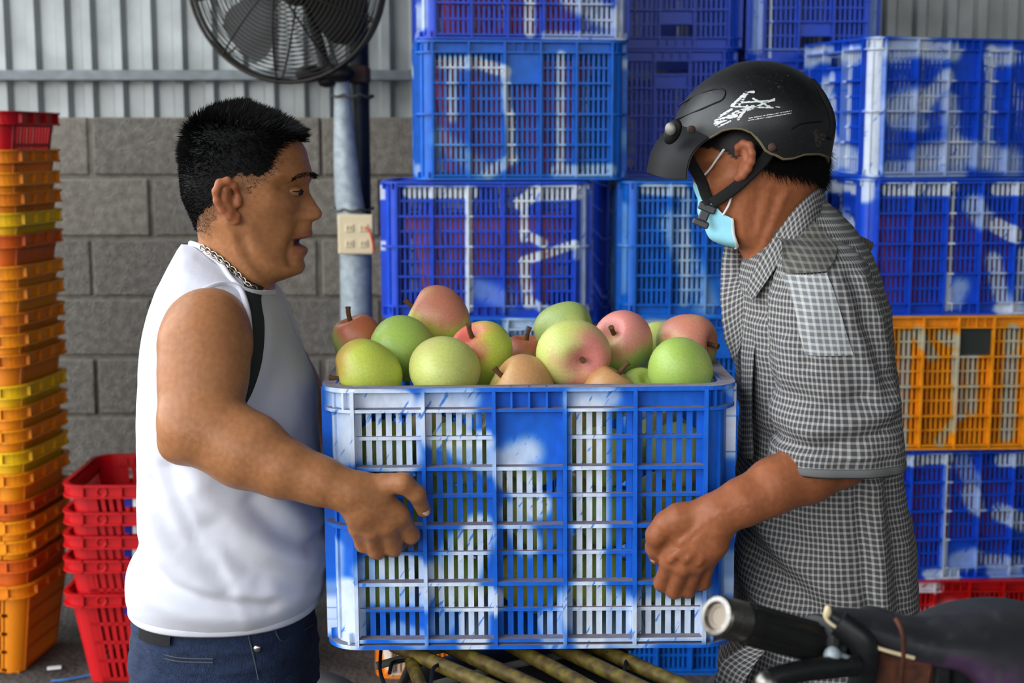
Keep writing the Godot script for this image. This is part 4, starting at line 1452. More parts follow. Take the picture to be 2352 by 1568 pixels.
	mb.ellipsoid(foot_l + Vector3(-0.085, 0.012, 0.04), Vector3(0.045, 0.026, 0.035))
	part(root, "mounting_arm", mb, M.fan_black)
	# bits on the floor
	mb = MB.new()
	mb.tube(smooth_line([H(118, 1563, 0.006), H(150, 1560, 0.008), H(180, 1555, 0.006), H(215, 1548, 0.006)], 4), 0.005, 6, false, 0.4, Vector3.UP)
	tag(part(self, "cord_scrap", mb, M.blue_cord), "scrap of blue cord on the floor before the basket stacks", "cord")
	mb = MB.new()
	mb.cbox(H(125, 1533, 0.006), Vector3(0.04, 0.006, 0.02), 0.002, Basis(Vector3.UP, 0.3))
	tag(part(self, "paper_scrap", mb, M.white), "white paper scrap on the floor by the tall basket stack", "paper")

# ---------------------------------------------------------------- motorbike: only its upper works show, the rest is kept simple
func motorbike() -> void:
	var root := thing("motorbike", "worn dark motorbike with a rod rack over its black seat and chrome-ended grip", "motorbike", Vector3.ZERO)
	var mb := MB.new()
	# grip
	var g0 := P(1644, 1413, 1.185)
	var g1 := P(1700, 1428, 1.203)
	var g2 := P(1872, 1474, 1.262)
	var ax := (g2 - g0).normalized()
	var bs := Basis(Vector3.UP.cross(ax).normalized(), ax, Vector3.UP.cross(ax).normalized().cross(ax))
	bs = Basis(bs.x, ax, bs.x.cross(ax))
	var r := 0.0178
	mb.lathe([[0.0112, 0.006], [0.0112, 0.002], [0.0125, -0.001], [0.0165, 0.0], [0.0182, 0.003], [0.0182, 0.030], [r, 0.031], [r, 0.034]], 36, Transform3D(bs, g0))
	part(root, "chrome_bar_end", mb, M.chrome)
	mb = MB.new()
	mb.lathe([[0.0, 0.0045], [0.008, 0.0045], [0.0085, 0.0035], [0.0115, 0.0035]], 30, Transform3D(bs, g0))
	part(root, "bar_end_plug", mb, mat(Color(0.55, 0.50, 0.44), 0.6, 0.2))
	mb = MB.new()
	var ln := (g2 - g0).length()
	mb.lathe([[0.0, 0.030], [r, 0.030], [r * 1.02, 0.045], [r * 0.98, 0.048], [r * 0.98, ln - 0.004], [r * 1.05, ln]], 36, Transform3D(bs, g0))
	for k in 12:
		var an := TAU * k / 12
		var dir := bs * Vector3(cos(an), 0, sin(an))
		mb.box(g0 + ax * (ln * 0.55 + 0.01) + dir * r * 0.985, Vector3(0.0025, ln * 0.72, 0.0025), Basis(bs.x, ax, bs.x.cross(ax)))
	part(root, "rubber_grip", mb, M.rubber)
	mb = MB.new()
	mb.lathe([[0.014, -0.002], [0.024, 0.0], [0.0265, 0.004], [0.0265, 0.007], [0.022, 0.010], [0.0195, 0.013], [0.021, 0.016], [0.0245, 0.019], [0.0245, 0.022], [0.016, 0.024]], 36, Transform3D(bs, g2 - ax * 0.004))
	part(root, "grip_collar", mb, M.rubber)
	# switch housing and lever
	mb = MB.new()
	var hs := g2 + ax * 0.03
	mb.ellipsoid(hs, Vector3(0.020, 0.014, 0.020), Basis(bs.x, ax, bs.x.cross(ax)))
	mb.tube(PackedVector3Array([hs - ax * 0.012, hs + ax * 0.06]), 0.017, 18)
	mb.tube(smooth_line([P(1925, 1430, 1.25), P(1975, 1470, 1.245), P(1988, 1510, 1.245), P(1980, 1560, 1.25), P(1965, 1600, 1.26)], 5), 0.013, 12, false, 0.7, Vector3(0, 0, 1))
	part(root, "switch_housing", mb, M.gunmetal)
	mb = MB.new()
	mb.tube(smooth_line([P(1965, 1528, 1.235), P(1920, 1532, 1.225), P(1860, 1538, 1.215), P(1800, 1550, 1.205), P(1765, 1562, 1.20)], 5), 0.0085, 10, false, 1.25, Vector3.UP)
	part(root, "brake_lever", mb, M.gunmetal)
	mb = MB.new()
	mb.ellipsoid(P(1762, 1566, 1.20), Vector3(0.011, 0.010, 0.010))
	part(root, "lever_ball", mb, M.chrome)
	mb = MB.new()
	mb.tube(smooth_line([P(1908, 1508, 1.235), P(1935, 1520, 1.23), P(1965, 1530, 1.235)], 4), 0.008, 10)
	mb.ellipsoid(P(1912, 1506, 1.228), Vector3(0.008, 0.009, 0.007))
	part(root, "lever_pivot", mb, M.galv)
	# handlebar cowl: long swept shell, dark with purple edges
	var keys := [[1893, 1396, 1408, 0.006], [1920, 1399, 1436, 0.014], [1960, 1402, 1462, 0.022], [2010, 1408, 1484, 0.028], [2070, 1420, 1502, 0.034], [2130, 1428, 1516, 0.040], [2190, 1424, 1530, 0.046], [2235, 1416, 1580, 0.050], [2290, 1410, 1660, 0.054], [2352, 1406, 1700, 0.056], [2430, 1408, 1710, 0.055], [2500, 1420, 1700, 0.05], [2560, 1450, 1680, 0.03]]
	mb = MB.new()
	var nz := FastNoiseLite.new()
	nz.frequency = 18.0
	nz.seed = 4
	var pos := PackedVector3Array()
	var cols := PackedColorArray()
	var nst := 60
	var t0 := []
	var t1 := []
	var t2 := []
	for q in keys:
		t0.append([q[0], q[1]])
		t1.append([q[0], q[2]])
		t2.append([q[0], q[3]])
	for i in nst + 1:
		var x := lerpf(1893, 2560, pow(i / float(nst), 1.15))
		var dd := 1.262 + 0.06 * clampf((x - 1893) / 460.0, 0.0, 1.6)
		var a := P(x, curve(t0, x), dd)
		var b := P(x, curve(t1, x), dd)
		var hz := curve(t2, x)
		for j in 28:
			var th := TAU * j / 28
			var p := (a + b) * 0.5 + (a - b) * 0.5 * sp(sin(th), 0.8) + Vector3(0, 0, hz * sp(cos(th), 0.8))
			pos.append(p)
			var lowness := (a.y - p.y) / maxf(a.y - b.y, 0.001)
			var n0 := nz.get_noise_3dv(p)
			var purple := g01(0.62, 0.8, lowness + 0.12 * n0) if x < 2140 else g01(0.35, 0.6, lowness + 0.25 * n0 - 0.3 * g01(2330, 2380, x) + 0.15 * g01(2200, 2280, x))
			var c := Color(0.024, 0.027, 0.028).lerp(Color(0.075, 0.036, 0.085), purple)
			c = c.lerp(Color(0.10, 0.10, 0.10), 0.5 * g01(0.35, 0.6, nz.get_noise_3dv(p * 2.5)))
			cols.append(c)
	mb.grid(28, nst + 1, pos, PackedVector2Array(), cols, true, true)
	part(root, "handlebar_cowl", mb, M.cowl)
	mb = MB.new()                        # broken edge showing pale plastic
	var eb := []
	for q in [[1902, 1397, 1.255], [1895, 1410, 1.252], [1903, 1427, 1.250], [1925, 1443, 1.248], [1955, 1461, 1.246], [1990, 1478, 1.244], [2040, 1495, 1.242], [2100, 1511, 1.242]]:
		eb.append(P(q[0], q[1], q[2]))
	mb.tube(smooth_line(eb, 4), 0.0019, 6)
	mb.ellipsoid(P(1901, 1404, 1.250), Vector3(0.0035, 0.006, 0.003))
	part(root, "chipped_edge", mb, M.cream)
	mb = MB.new()
	mb.tint = Color(0.03, 0.035, 0.037)
	pos = PackedVector3Array()
	for i in 15:
		var t := i / 14.0
		var x := lerpf(2070, 2480, t)
		var yt := curve([[2070, 1436], [2150, 1416], [2240, 1402], [2352, 1398], [2480, 1420]], x)
		for j in 12:
			var th := TAU * j / 12
			pos.append(P(x, yt + 16, 1.37) + Vector3(0, 0.011 * sin(th), 0.05 * cos(th)) * sqrt(clampf(sin(PI * clampf(t, 0.03, 0.97)), 0.1, 1.0)))
	mb.grid(12, 15, pos, PackedVector2Array(), PackedColorArray(), true, true)
	part(root, "instrument_hood", mb, M.cowl)
	mb = MB.new()
	mb.tint = Color(0.03, 0.028, 0.03)
	mb.ellipsoid(P(2030, 1424, 1.30), Vector3(0.026, 0.010, 0.02), Basis(Vector3(0, 0, 1), -0.35))
	part(root, "mirror_boss", mb, M.cowl)
	mb = MB.new()
	mb.cbox(P(2068, 1545, 1.268), Vector3(0.056, 0.056, 0.02), 0.004, Basis(Vector3(0, 0, 1), -0.12))
	part(root, "rusty_plate", mb, M.rust)
	mb = MB.new()
	mb.tube(smooth_line([P(2058, 1420, 1.222), P(2072, 1450, 1.215), P(2076, 1490, 1.22), P(2070, 1568, 1.25)], 5), 0.0022, 6)
	part(root, "rust_streaked_wire", mb, M.rust)
	mb = MB.new()
	mb.cbox(P(2160, 1560, 1.27), Vector3(0.015, 0.06, 0.02), 0.003)
	part(root, "bracket", mb, M.gunmetal)
	# rack rods over the seat
	var rh := 0.781
	var rods := [[952, 1501, 1107, 1568, 0], [1066, 1501, 1209, 1568, 0], [1205, 1499, 1332, 1568, 0], [1303, 1497, 1450, 1568, 0], [1393, 1497, 1552, 1568, 1]]
	for q in rods:
		var a := H(q[0], q[1], rh)
		var b := H(q[2], q[3], rh)
		var dir := (b - a).normalized()
		mb = MB.new()
		mb.tube(PackedVector3Array([a - dir * 0.05, a, b, b + dir * 0.2]), 0.0108, 12)
		part(root, "rack_rod", mb, M.rod)
	mb = MB.new()
	mb.tube(smooth_line([H(944, 1500, 0.775), H(946, 1520, 0.772), H(955, 1545, 0.768), H(970, 1580, 0.765)], 5), 0.0095, 10)
	part(root, "bent_rod", mb, M.rod)
	for wv in [[[876, 1480], [873, 1520], [874, 1545], [882, 1570]], [[895, 1545], [898, 1530], [904, 1520], [928, 1516]], [[990, 1580], [992, 1545], [1003, 1528], [1035, 1523], [1050, 1535]], [[1395, 1500], [1420, 1492], [1440, 1500], [1436, 1530], [1428, 1555]]]:
		mb = MB.new()
		var ps := []
		for q in wv:
			ps.append(H(q[0], q[1], 0.785) if wv[0][0] > 900 else H(q[0], q[1], 0.775))
		mb.tube(smooth_line(ps, 5), 0.0028, 6)
		part(root, "wire_hook", mb, M.black)
	var mid := H(1240, 1568, 0.74)
	var sd := (H(1209, 1568, rh) - H(1066, 1501, rh)).normalized()
	var sb := Basis(Vector3.UP, atan2(sd.x, sd.z))
	mb = MB.new()
	pos = PackedVector3Array()
	for i in 25:
		var t := i / 24.0
		for j in 24:
			var th := TAU * j / 24
			var e := pow(1.0 - pow(absf(t * 2 - 1), 4.0), 0.35)
			pos.append(mid + sb * Vector3(0.17 * sp(cos(th), 0.6) * e, -0.035 + 0.058 * sp(sin(th), 0.6) * e, lerpf(-0.19, 0.40, t)))
	mb.grid(24, 25, pos, PackedVector2Array(), PackedColorArray(), true, false)
	part(root, "seat", mb, M.vinyl)
	mb = MB.new()
	for off in [0.0, 0.11]:
		var ps := []
		for k in 9:
			var u := k / 8.0 * 2 - 1
			ps.append(mid + sb * Vector3(0.172 * u, 0.018 + 0.008 * (1 - u * u), -0.13 + off + 0.03 * u))
		mb.tube(smooth_line(ps, 3), 0.006, 8)
	part(root, "tie_rope", mb, M.rope)
	# simple running gear down to the floor, below the frame
	for e in [-0.55, 0.72]:
		mb = MB.new()
		var ring := PackedVector3Array()
		var c: Vector3 = mid + sb * Vector3(0, 0, e)
		c.y = 0.29
		for k in 40:
			ring.append(c + sb * Vector3(0, 0.25 * sin(TAU * k / 40), 0.25 * cos(TAU * k / 40)))
		mb.tube(ring, 0.04, 10, true)
		part(root, "wheel", mb, M.rubber)
	mb = MB.new()
	var cf := mid + sb * Vector3(0, 0, 0.72)
	var hb := P(2200, 1480, 1.30)
	mb.tube(PackedVector3Array([Vector3(cf.x, 0.29, cf.z), Vector3(lerpf(cf.x, hb.x, 0.5), 0.65, lerpf(cf.z, hb.z, 0.5)), hb]), 0.03, 12)
	mb.tube(PackedVector3Array([mid + sb * Vector3(0, -0.05, -0.2), mid + sb * Vector3(0, -0.35, 0.1), Vector3(lerpf(cf.x, hb.x, 0.5), 0.62, lerpf(cf.z, hb.z, 0.5))]), 0.05, 12)
	mb.tube(PackedVector3Array([mid + sb * Vector3(0, -0.35, 0.1), Vector3(mid.x, 0.29, mid.z) + sb * Vector3(0.0, 0, -0.55)]), 0.03, 12)
	mb.tube(PackedVector3Array([mid + sb * Vector3(0, -0.06, -0.3), mid + sb * Vector3(0.0, -0.40, -0.50)]), 0.02, 12)
	part(root, "frame", mb, M.gunmetal)

# ---------------------------------------------------------------- people
class Face:                             # a head and neck: level slices plus a narrow profile along the middle
	var lf := Loft.new()
	var dir := 1.0                      # which way it looks along x
	var mid := []                       # [y, x] of the profile, y rising
	var wide := []                      # [y, half width of the profile features]
	var feats := []                     # [line in x and y, depth, width]
	var extra: Callable                 # further displacement along the normal

	func put(p: Vector3, nn: Vector3) -> Vector3:
		var r := lf.at(p.y)
		var q := p
		var zo := p.z - r[2]
		if nn.x * dir > 0.0:
			var front: float = r[1] if dir > 0 else r[0]
			var w := curve_of(wide, p.y)
			q.x += (curve_of(mid, p.y) - front) * exp(-pow(absf(zo) / w, 2.7)) * smoothstep(0.0, 0.45, nn.x * dir)
		var side := absf(nn.z)
		var s := 0.0
		for f in feats:
			var best := 1e9
			var ln: PackedVector2Array = f[0]
			for i in ln.size() - 1:
				var ab := ln[i + 1] - ln[i]
				var t := clampf((Vector2(q.x, q.y) - ln[i]).dot(ab) / maxf(ab.length_squared(), 1e-12), 0.0, 1.0)
				best = minf(best, Vector2(q.x, q.y).distance_squared_to(ln[i] + ab * t))
			if best < f[2] * f[2] * 6.0:
				s += f[1] * exp(-best / (f[2] * f[2]))
		q += nn * s * smoothstep(0.05, 0.5, side)
		if extra.is_valid():
			q += nn * extra.call(q, nn)
		return q

	static func curve_of(keys: Array, x: float) -> float:
		var n := keys.size()
		if x <= keys[0][0]:
			return keys[0][1]
		if x >= keys[n - 1][0]:
			return keys[n - 1][1]
		var i := 0
		while x > keys[i + 1][0]:
			i += 1
		var t: float = (x - keys[i][0]) / (keys[i + 1][0] - keys[i][0])
		var y0: float = keys[i][1]
		var y1: float = keys[i + 1][1]
		var pre: float = keys[maxi(i - 1, 0)][1]
		var post: float = keys[mini(i + 2, n - 1)][1]
		return lerpf(y0, y1, t) + 0.0 * (pre + post)

	func near(x: float, y: float, off := 0.0) -> Vector3:       # a point on the camera's side of it
		var p := Vector3(x, y, lf.near_z(x, y))
		var r := lf.at(y)
		var th := lf.theta(x, y)
		var nn := Vector3(cos(th) / ((r[1] - r[0]) * 0.5), 0, sin(th) / r[3]).normalized()
		return put(p, nn) + nn * off

func line2(d: float, list: Array) -> PackedVector2Array:
	var out := PackedVector2Array()
	for q in list:
		var p := P(q[0], q[1], d)
		out.append(Vector2(p.x, p.y))
	return out

func keys_px(d: float, list: Array) -> Array:           # [[py, px], ...] to [[y, x], ...] with y rising
	var out := []
	for q in list:
		var p := P(q[1], q[0], d)
		out.push_front([p.y, p.x])
	return out

func keys_val(d: float, list: Array) -> Array:          # [[py, value], ...] to [[y, value], ...]
	var out := []
	for q in list:
		out.push_front([P(1176, q[0], d).y, q[1]])
	return out

func face_mesh(mb: MB, fc: Face, y0: float, y1: float, nrow: int, ncol: int, colf: Callable) -> void:
	loft_mesh(mb, fc.lf, y0, y1, nrow, ncol, func(p: Vector3, nn: Vector3, th: float) -> Vector3: return fc.put(p, nn) - p, colf)

func in_poly(p: Vector2, poly: PackedVector2Array) -> bool:
	return Geometry2D.is_point_in_polygon(p, poly)

func strand(mb: MB, root: Vector3, tip: Vector3, w: float) -> void:
	var dir := tip - root
	var side := dir.cross(Vector3(0.3, 0.5, 0.8)).normalized() * w
	var nn := dir.cross(side).normalized()
	var i := mb.v.size()
	mb.add(root - side, nn)
	mb.add(root + side, nn)
	mb.add(tip, nn)
	mb.ix.append_array(PackedInt32Array([i, i + 1, i + 2]))

func ear(fl: Flesh, fc: Face, cx: float, cy: float, s: float, d: float) -> void:    # outline of an ear at a pixel, s pixels tall
	var at := func(x: float, y: float, off: float) -> Vector3:
		var q := P(cx + x * s, cy + y * s, d)
		return fc.near(q.x, q.y, off)
	var rim := []
	for q in [[0.16, -0.18, 0.000], [0.12, -0.36, 0.010], [0.0, -0.47, 0.016], [-0.15, -0.42, 0.020], [-0.22, -0.22, 0.022], [-0.20, 0.0, 0.021], [-0.12, 0.2, 0.017], [0.0, 0.36, 0.012], [0.12, 0.46, 0.007], [0.16, 0.36, 0.004]]:
		rim.append(at.call(q[0], q[1], q[2]))
	var rr := []
	for k in rim.size():
		rr.append([0.0042, 0.0048, 0.0052, 0.0052, 0.005, 0.005, 0.0052, 0.0062, 0.0066, 0.005][k])
	fl.chain(rim, rr)
	fl.chain([at.call(-0.06, -0.26, 0.013), at.call(-0.09, -0.02, 0.013), at.call(0.0, 0.2, 0.009)], [0.005, 0.0055, 0.006])
	fl.chain([at.call(-0.10, -0.2, 0.006), at.call(-0.08, 0.1, 0.004), at.call(0.03, 0.3, 0.003)], [0.009, 0.010, 0.008])
	fl.chain([at.call(0.18, -0.05, 0.002), at.call(0.17, 0.08, 0.004)], [0.006, 0.006])

func bare_armed_man() -> void:
	var D := 2.08
	var man := thing("person", "man in a white sleeveless vest and jeans holding the mango crate", "person", Vector3.ZERO)
	var fc := Face.new()
	fc.dir = 1.0
	loft_px(fc.lf, [[248, 535, 585, 0.012], [253, 510, 622, 0.036], [262, 484, 652, 0.053], [278, 459, 678, 0.065], [300, 441, 690, 0.072], [325, 431, 690, 0.076], [350, 425, 699, 0.078], [375, 423, 703, 0.079], [405, 422, 706, 0.078], [440, 424, 699, 0.0765], [470, 433, 694, 0.074], [490, 443, 690, 0.0715], [510, 451, 687, 0.068], [530, 456, 684, 0.065], [550, 458, 682, 0.063], [575, 459, 681, 0.061], [600, 459, 678, 0.0595], [618, 458, 671, 0.058], [630, 457, 656, 0.058], [640, 455, 642, 0.0585], [650, 452, 630, 0.059], [668, 447, 626, 0.061], [700, 432, 640, 0.068], [740, 420, 650, 0.078]], D, 2.25)
	fc.mid = keys_px(D, [[250, 560], [300, 688], [319, 687], [344, 702], [373, 709], [390, 714], [402, 717], [412, 715], [424, 710], [437, 710], [447, 714], [459, 721], [472, 729], [484, 738], [491, 740], [498, 738], [504, 732], [509, 718], [518, 716], [527, 716], [537, 718], [543, 716], [546, 706], [550, 687], [560, 687], [565, 699], [571, 707], [580, 706], [587, 701], [594, 697], [603, 699], [612, 701], [622, 697], [628, 692], [634, 675], [641, 655], [647, 637], [655, 628], [668, 626], [700, 640]])
	fc.wide = keys_val(D, [[300, 0.05], [380, 0.045], [400, 0.034], [425, 0.013], [440, 0.0095], [460, 0.011], [478, 0.0145], [488, 0.0185], [500, 0.0205], [507, 0.0185], [512, 0.022], [530, 0.026], [548, 0.022], [560, 0.021], [575, 0.024], [600, 0.030], [640, 0.04]])
	fc.feats = [
		[line2(D, [[668, 428], [690, 436]]), -0.0065, 0.010],                  # eye hollow
		[line2(D, [[655, 398], [690, 404], [705, 412]]), 0.0035, 0.007],       # brow
		[line2(D, [[640, 462], [670, 468]]), 0.004, 0.014],                    # cheekbone
		[line2(D, [[700, 505], [688, 528], [676, 556], [672, 585], [674, 600]]), -0.0042, 0.0052],   # fold beside the mouth
		[line2(D, [[672, 512], [662, 545]]), 0.003, 0.010],
		[line2(D, [[590, 520], [606, 565], [640, 598], [668, 618]]), 0.0035, 0.010],    # jaw
		[line2(D, [[575, 545], [590, 590], [625, 625], [650, 640]]), -0.0045, 0.009],   # hollow under the jaw
		[line2(D, [[545, 510], [575, 580], [605, 640], [625, 680]]), 0.0045, 0.010],    # neck muscle
		[line2(D, [[500, 540], [530, 600], [560, 640]]), -0.003, 0.010],
		[line2(D, [[735, 500], [722, 503]]), 0.0, 0.004]]
	var hairline := line2(D, [[700, 250], [700, 296], [690, 318], [668, 318], [650, 345], [640, 380], [622, 396], [596, 398], [570, 396], [556, 402], [540, 410], [524, 430], [512, 455], [500, 470], [470, 492], [455, 530], [400, 530], [380, 240]])
	var stubble := line2(D, [[700, 250], [700, 320], [668, 330], [655, 370], [648, 400], [620, 412], [600, 440], [585, 440], [575, 402], [545, 410], [528, 450], [530, 480], [500, 520], [478, 545], [455, 548], [400, 540], [380, 240]])
	var skin := Color(0.425, 0.19, 0.083)
	var nz := FastNoiseLite.new()
	nz.frequency = 30.0
	nz.seed = 9
	var lipm := P(706, 548, D)
	var colf := func(p: Vector3, nn: Vector3, th: float) -> Color:
		var q := Vector2(p.x, p.y)
		var n0 := nz.get_noise_3dv(p)
		var c := skin * (1.0 + 0.10 * n0)
		c = c.lerp(Color(0.46, 0.20, 0.115), 0.5 * g01(0.03, 0.0, absf(p.y - P(0, 470, D).y)) * g01(640, 690, (p.x / D) * FOC + 1176))
		var ly := (lipm.y - p.y) * FOC / D
		if p.x > P(676, 500, D).x and ly > -18 and ly < 36 and absf(p.z + D) < 0.03:
			var mouth := g01(9, 5, absf(ly - 6.5)) if p.x < P(703, 500, D).x else 0.0
			c = c.lerp(Color(0.30, 0.10, 0.075), 0.65 * g01(18, 8, absf(ly - (-6 if ly < 4 else 26))))
			c = c.lerp(Color(0.05, 0.015, 0.012), mouth)
		if in_poly(q + Vector2(nz.get_noise_3dv(p * 3.0), nz.get_noise_3dv(p * 3.0 + Vector3(5, 0, 0))) * 0.02, stubble):
			c = c.lerp(Color(0.075, 0.055, 0.045), 0.42 + 0.25 * n0)
		if in_poly(q + Vector2(n0, nz.get_noise_3dv(p + Vector3(5, 0, 0))) * 0.006, hairline):
			c = Color(0.016, 0.015, 0.015)
		return c
	var mb := MB.new()
	face_mesh(mb, fc, fc.lf.ys[0], P(0, 738, D).y, 190, 132, colf)
	# eye with lids, both sides
	var ep := P(683, 438, D)
	for sz in [1.0, -1.0]:
		var ez: float = -D + sz * 0.0275
		mb.tint = Color(0.22, 0.17, 0.14)
		mb.ellipsoid(Vector3(ep.x - 0.002, ep.y, ez), Vector3(0.0136, 0.0072, 0.0111))
		mb.tint = Color(0.012, 0.008, 0.006)
		mb.ellipsoid(Vector3(ep.x + 0.0085, ep.y - 0.001, ez + sz * 0.003), Vector3(0.0048, 0.0048, 0.0062))
		mb.tint = skin * 0.86
		for up in [1.0, -1.0]:          # lids: caps of a slightly larger ball
			var pos := PackedVector3Array()
			for j in 9:
				var lat: float = lerpf(1.4, -0.02 if up > 0 else 0.20, j / 8.0) * up
				for i in 17:
					var az := lerpf(-2.6, 2.6, i / 16.0)
					pos.append(Vector3(ep.x - 0.002, ep.y, ez) + Vector3(1.25 * cos(lat) * cos(az), 0.68 * sin(lat), cos(lat) * sin(az)) * 0.0120)
			mb.grid(17, 9, pos)
		mb.tint = Color(0.012, 0.01, 0.01)
		var lash := PackedVector3Array()
		for i in 13:
			var az := lerpf(-1.5, 1.5, i / 12.0)
			lash.append(Vector3(ep.x - 0.002, ep.y + 0.001, ez) + Vector3(1.25 * cos(az), -0.04, sin(az)) * 0.0121)
		mb.tube(lash, 0.0008, 5)
	mb.tint = Color.WHITE
	var skinf := func(p: Vector3, m: Vector3) -> Color:
		return skin * (1.0 + 0.10 * nz.get_noise_3dv(p))
	var earf := func(p: Vector3, m: Vector3) -> Color:
		return Color(0.46, 0.175, 0.08) * (1.0 + 0.1 * nz.get_noise_3dv(p))
	var fl := Flesh.new()
	fl.k = 0.004
	ear(fl, fc, 553, 455, 94, D)
	fl.mesh(mb, 0.0022, earf)
	# near arm and hand
	fl = Flesh.new()
	fl.k = 0.022
	var sh := P(474, 758, 1.945)
	var el := P(432, 985, 1.862)
	var wr := P(800, 1128, 1.842)
	fl.chain([P(500, 742, 1.985), P(476, 772, 1.94)], [0.050, 0.057])
	fl.chain([sh, P(470, 800, 1.92), P(462, 880, 1.90), P(445, 950, 1.88)], [0.055, 0.0575, 0.0535, 0.046])
	fl.chain([P(500, 860, 1.895), P(480, 930, 1.88)], [0.036, 0.040])
	fl.chain([el, P(405, 1020, 1.868)], [0.041, 0.024])
	fl.chain([P(462, 990, 1.865), P(560, 1040, 1.853), P(650, 1075, 1.846), P(735, 1104, 1.843), wr], [0.048, 0.0435, 0.0365, 0.029, 0.0255])
	fl.chain([P(500, 975, 1.86), P(590, 1010, 1.852)], [0.036, 0.033])
	# the hand: palm fan, then fingers bent into the slots
	var mcp := [P(919, 1186, 1.856), P(889, 1206, 1.851), P(853, 1218, 1.853), P(820, 1212, 1.858)]
	var pip := [P(944, 1228, 1.880), P(904, 1256, 1.880), P(864, 1264, 1.881), P(834, 1250, 1.882)]
	var dip := [P(941, 1238, 1.917), P(905, 1262, 1.919), P(868, 1268, 1.918), P(840, 1255, 1.916)]
	var tip := [P(933, 1215, 1.932), P(900, 1238, 1.934), P(866, 1246, 1.932), P(841, 1238, 1.930)]
	fl.k = 0.014
	var fl2 := fl
	fl2.chain([wr, P(830, 1142, 1.846)], [0.0255, 0.024])
	for k in 4:
		fl2.chain([P(815 + 10 - 4 * k, 1128 + 4 * k, 1.846), P(850 - 8 * k, 1160 + 3 * k, 1.848), mcp[k]], [0.020, 0.018, 0.0135 - 0.0006 * k])
	fl2.chain([P(845, 1124, 1.848), P(880, 1116, 1.847)], [0.020, 0.016])
	fl2.chain([P(868, 1150, 1.852), P(900, 1170, 1.855)], [0.018, 0.0145])
	var fl3 := fl
	fl3.k = 0.005
	for k in 4:
		var rr: float = [0.0124, 0.0126, 0.0122, 0.0112][k]
		fl3.chain([mcp[k], pip[k], dip[k], tip[k]], [rr, rr * 0.96, rr * 0.82, rr * 0.7])
	fl3.chain([P(882, 1112, 1.846), P(926, 1109, 1.838), P(957, 1134, 1.845), P(973, 1172, 1.866)], [0.0150, 0.0138, 0.0120, 0.0100])
	fl.mesh(mb, 0.0042, skinf)
	mb.tint = Color(0.62, 0.40, 0.32)
	mb.ellipsoid(P(976, 1170, 1.858), Vector3(0.0062, 0.009, 0.003), Basis.from_euler(Vector3(-0.4, 0.5, 0.35)))
	mb.tint = Color.WHITE
	# far arm, mostly behind the chest
	fl = Flesh.new()
	fl.k = 0.02
	fl.chain([P(540, 735, 2.23), P(640, 850, 2.33), P(672, 890, 2.335)], [0.056, 0.05, 0.043])
	fl.chain([P(672, 890, 2.335), P(745, 985, 2.335), P(830, 1060, 2.33)], [0.041, 0.036, 0.026])
	fl.chain([P(830, 1060, 2.33), P(880, 1090, 2.34), P(915, 1120, 2.335)], [0.025, 0.028, 0.02])
	for k in 4:
		fl.chain([P(900 - 14 * k, 1105 + 10 * k, 2.335), P(925 - 18 * k, 1150 + 12 * k, 2.325), P(925 - 18 * k, 1165 + 12 * k, 2.31)], [0.013, 0.012, 0.010])
	# chest core joins neck and arms under the vest
	fl.chain([P(500, 650, D), P(505, 740, D), P(520, 900, D), P(520, 1200, D)], [0.055, 0.07, 0.08, 0.09])
	fl.bone(P(480, 760, 1.97), P(530, 760, 2.21), 0.045, 0.045)
	fl.mesh(mb, 0.011, skinf)
	part(man, "body", mb, M.skin)
	# hair: short strands over the dark crown, longer on top
	var hb := MB.new()
	var hg := MB.new()
	rng.seed = 77
	var top_y := P(0, 246, D).y
	var hp := PackedVector3Array()
	var hrow := 120
	var hcol := 132
	for j in hrow:
		var y := lerpf(fc.lf.ys[0], P(0, 536, D).y, j / float(hrow - 1))
		for i in hcol:
			var th := TAU * i / hcol
			var p := fc.lf.pt(th, y)
			hp.append(fc.put(p, Vector3(cos(th), 0, sin(th))) + Vector3(cos(th), 0.4, sin(th)) * 0.0016)
	var capm := MB.new()
	capm.grid(hcol, hrow, hp, PackedVector2Array(), PackedColorArray(), true, true)
	var keepix := PackedInt32Array()
	for t in range(0, capm.ix.size(), 3):
		var ctr := (capm.v[capm.ix[t]] + capm.v[capm.ix[t + 1]] + capm.v[capm.ix[t + 2]]) / 3.0
		var w2 := Vector2(nz.get_noise_3dv(ctr * 4.0), nz.get_noise_3dv(ctr * 4.0 + Vector3(9, 0, 0))) * 0.008
		if in_poly(Vector2(ctr.x, ctr.y) + w2, hairline):
			keepix.append_array(PackedInt32Array([capm.ix[t], capm.ix[t + 1], capm.ix[t + 2]]))
	capm.ix = keepix
	part(man, "hair_cap", capm, M.hair)
	for i in 22000:
		var y := lerpf(top_y, P(0, 530, D).y, pow(rng.randf(), 1.1))
		var th := rng.randf() * TAU
		var r := fc.lf.at(y)
		var p := fc.lf.pt(th, y)
		var q2 := Vector2(p.x, p.y)
		if not in_poly(q2 + Vector2(rng.randf_range(-0.004, 0.004), rng.randf_range(-0.004, 0.004)), hairline):
			if in_poly(q2, stubble) and rng.randf() < 0.6:
				var n2 := Vector3(cos(th), 0, sin(th))
				var p2 := fc.put(p, n2)
				strand(hb, p2, p2 + (n2 * 0.6 + Vector3(rng.randf_range(-0.4, 0.4), -0.8, rng.randf_range(-0.4, 0.4))).normalized() * 0.0020, 0.00035)
			continue
		var nn := Vector3(cos(th) / ((r[1] - r[0]) * 0.5), 0, sin(th) / r[3]).normalized()
		var up := g01(P(0, 330, D).y, P(0, 250, D).y, y)
		nn = (nn * (1.0 - 0.75 * up) + Vector3.UP * (0.15 + 1.1 * up)).normalized()
		p = fc.put(p, Vector3(cos(th), 0, sin(th)))
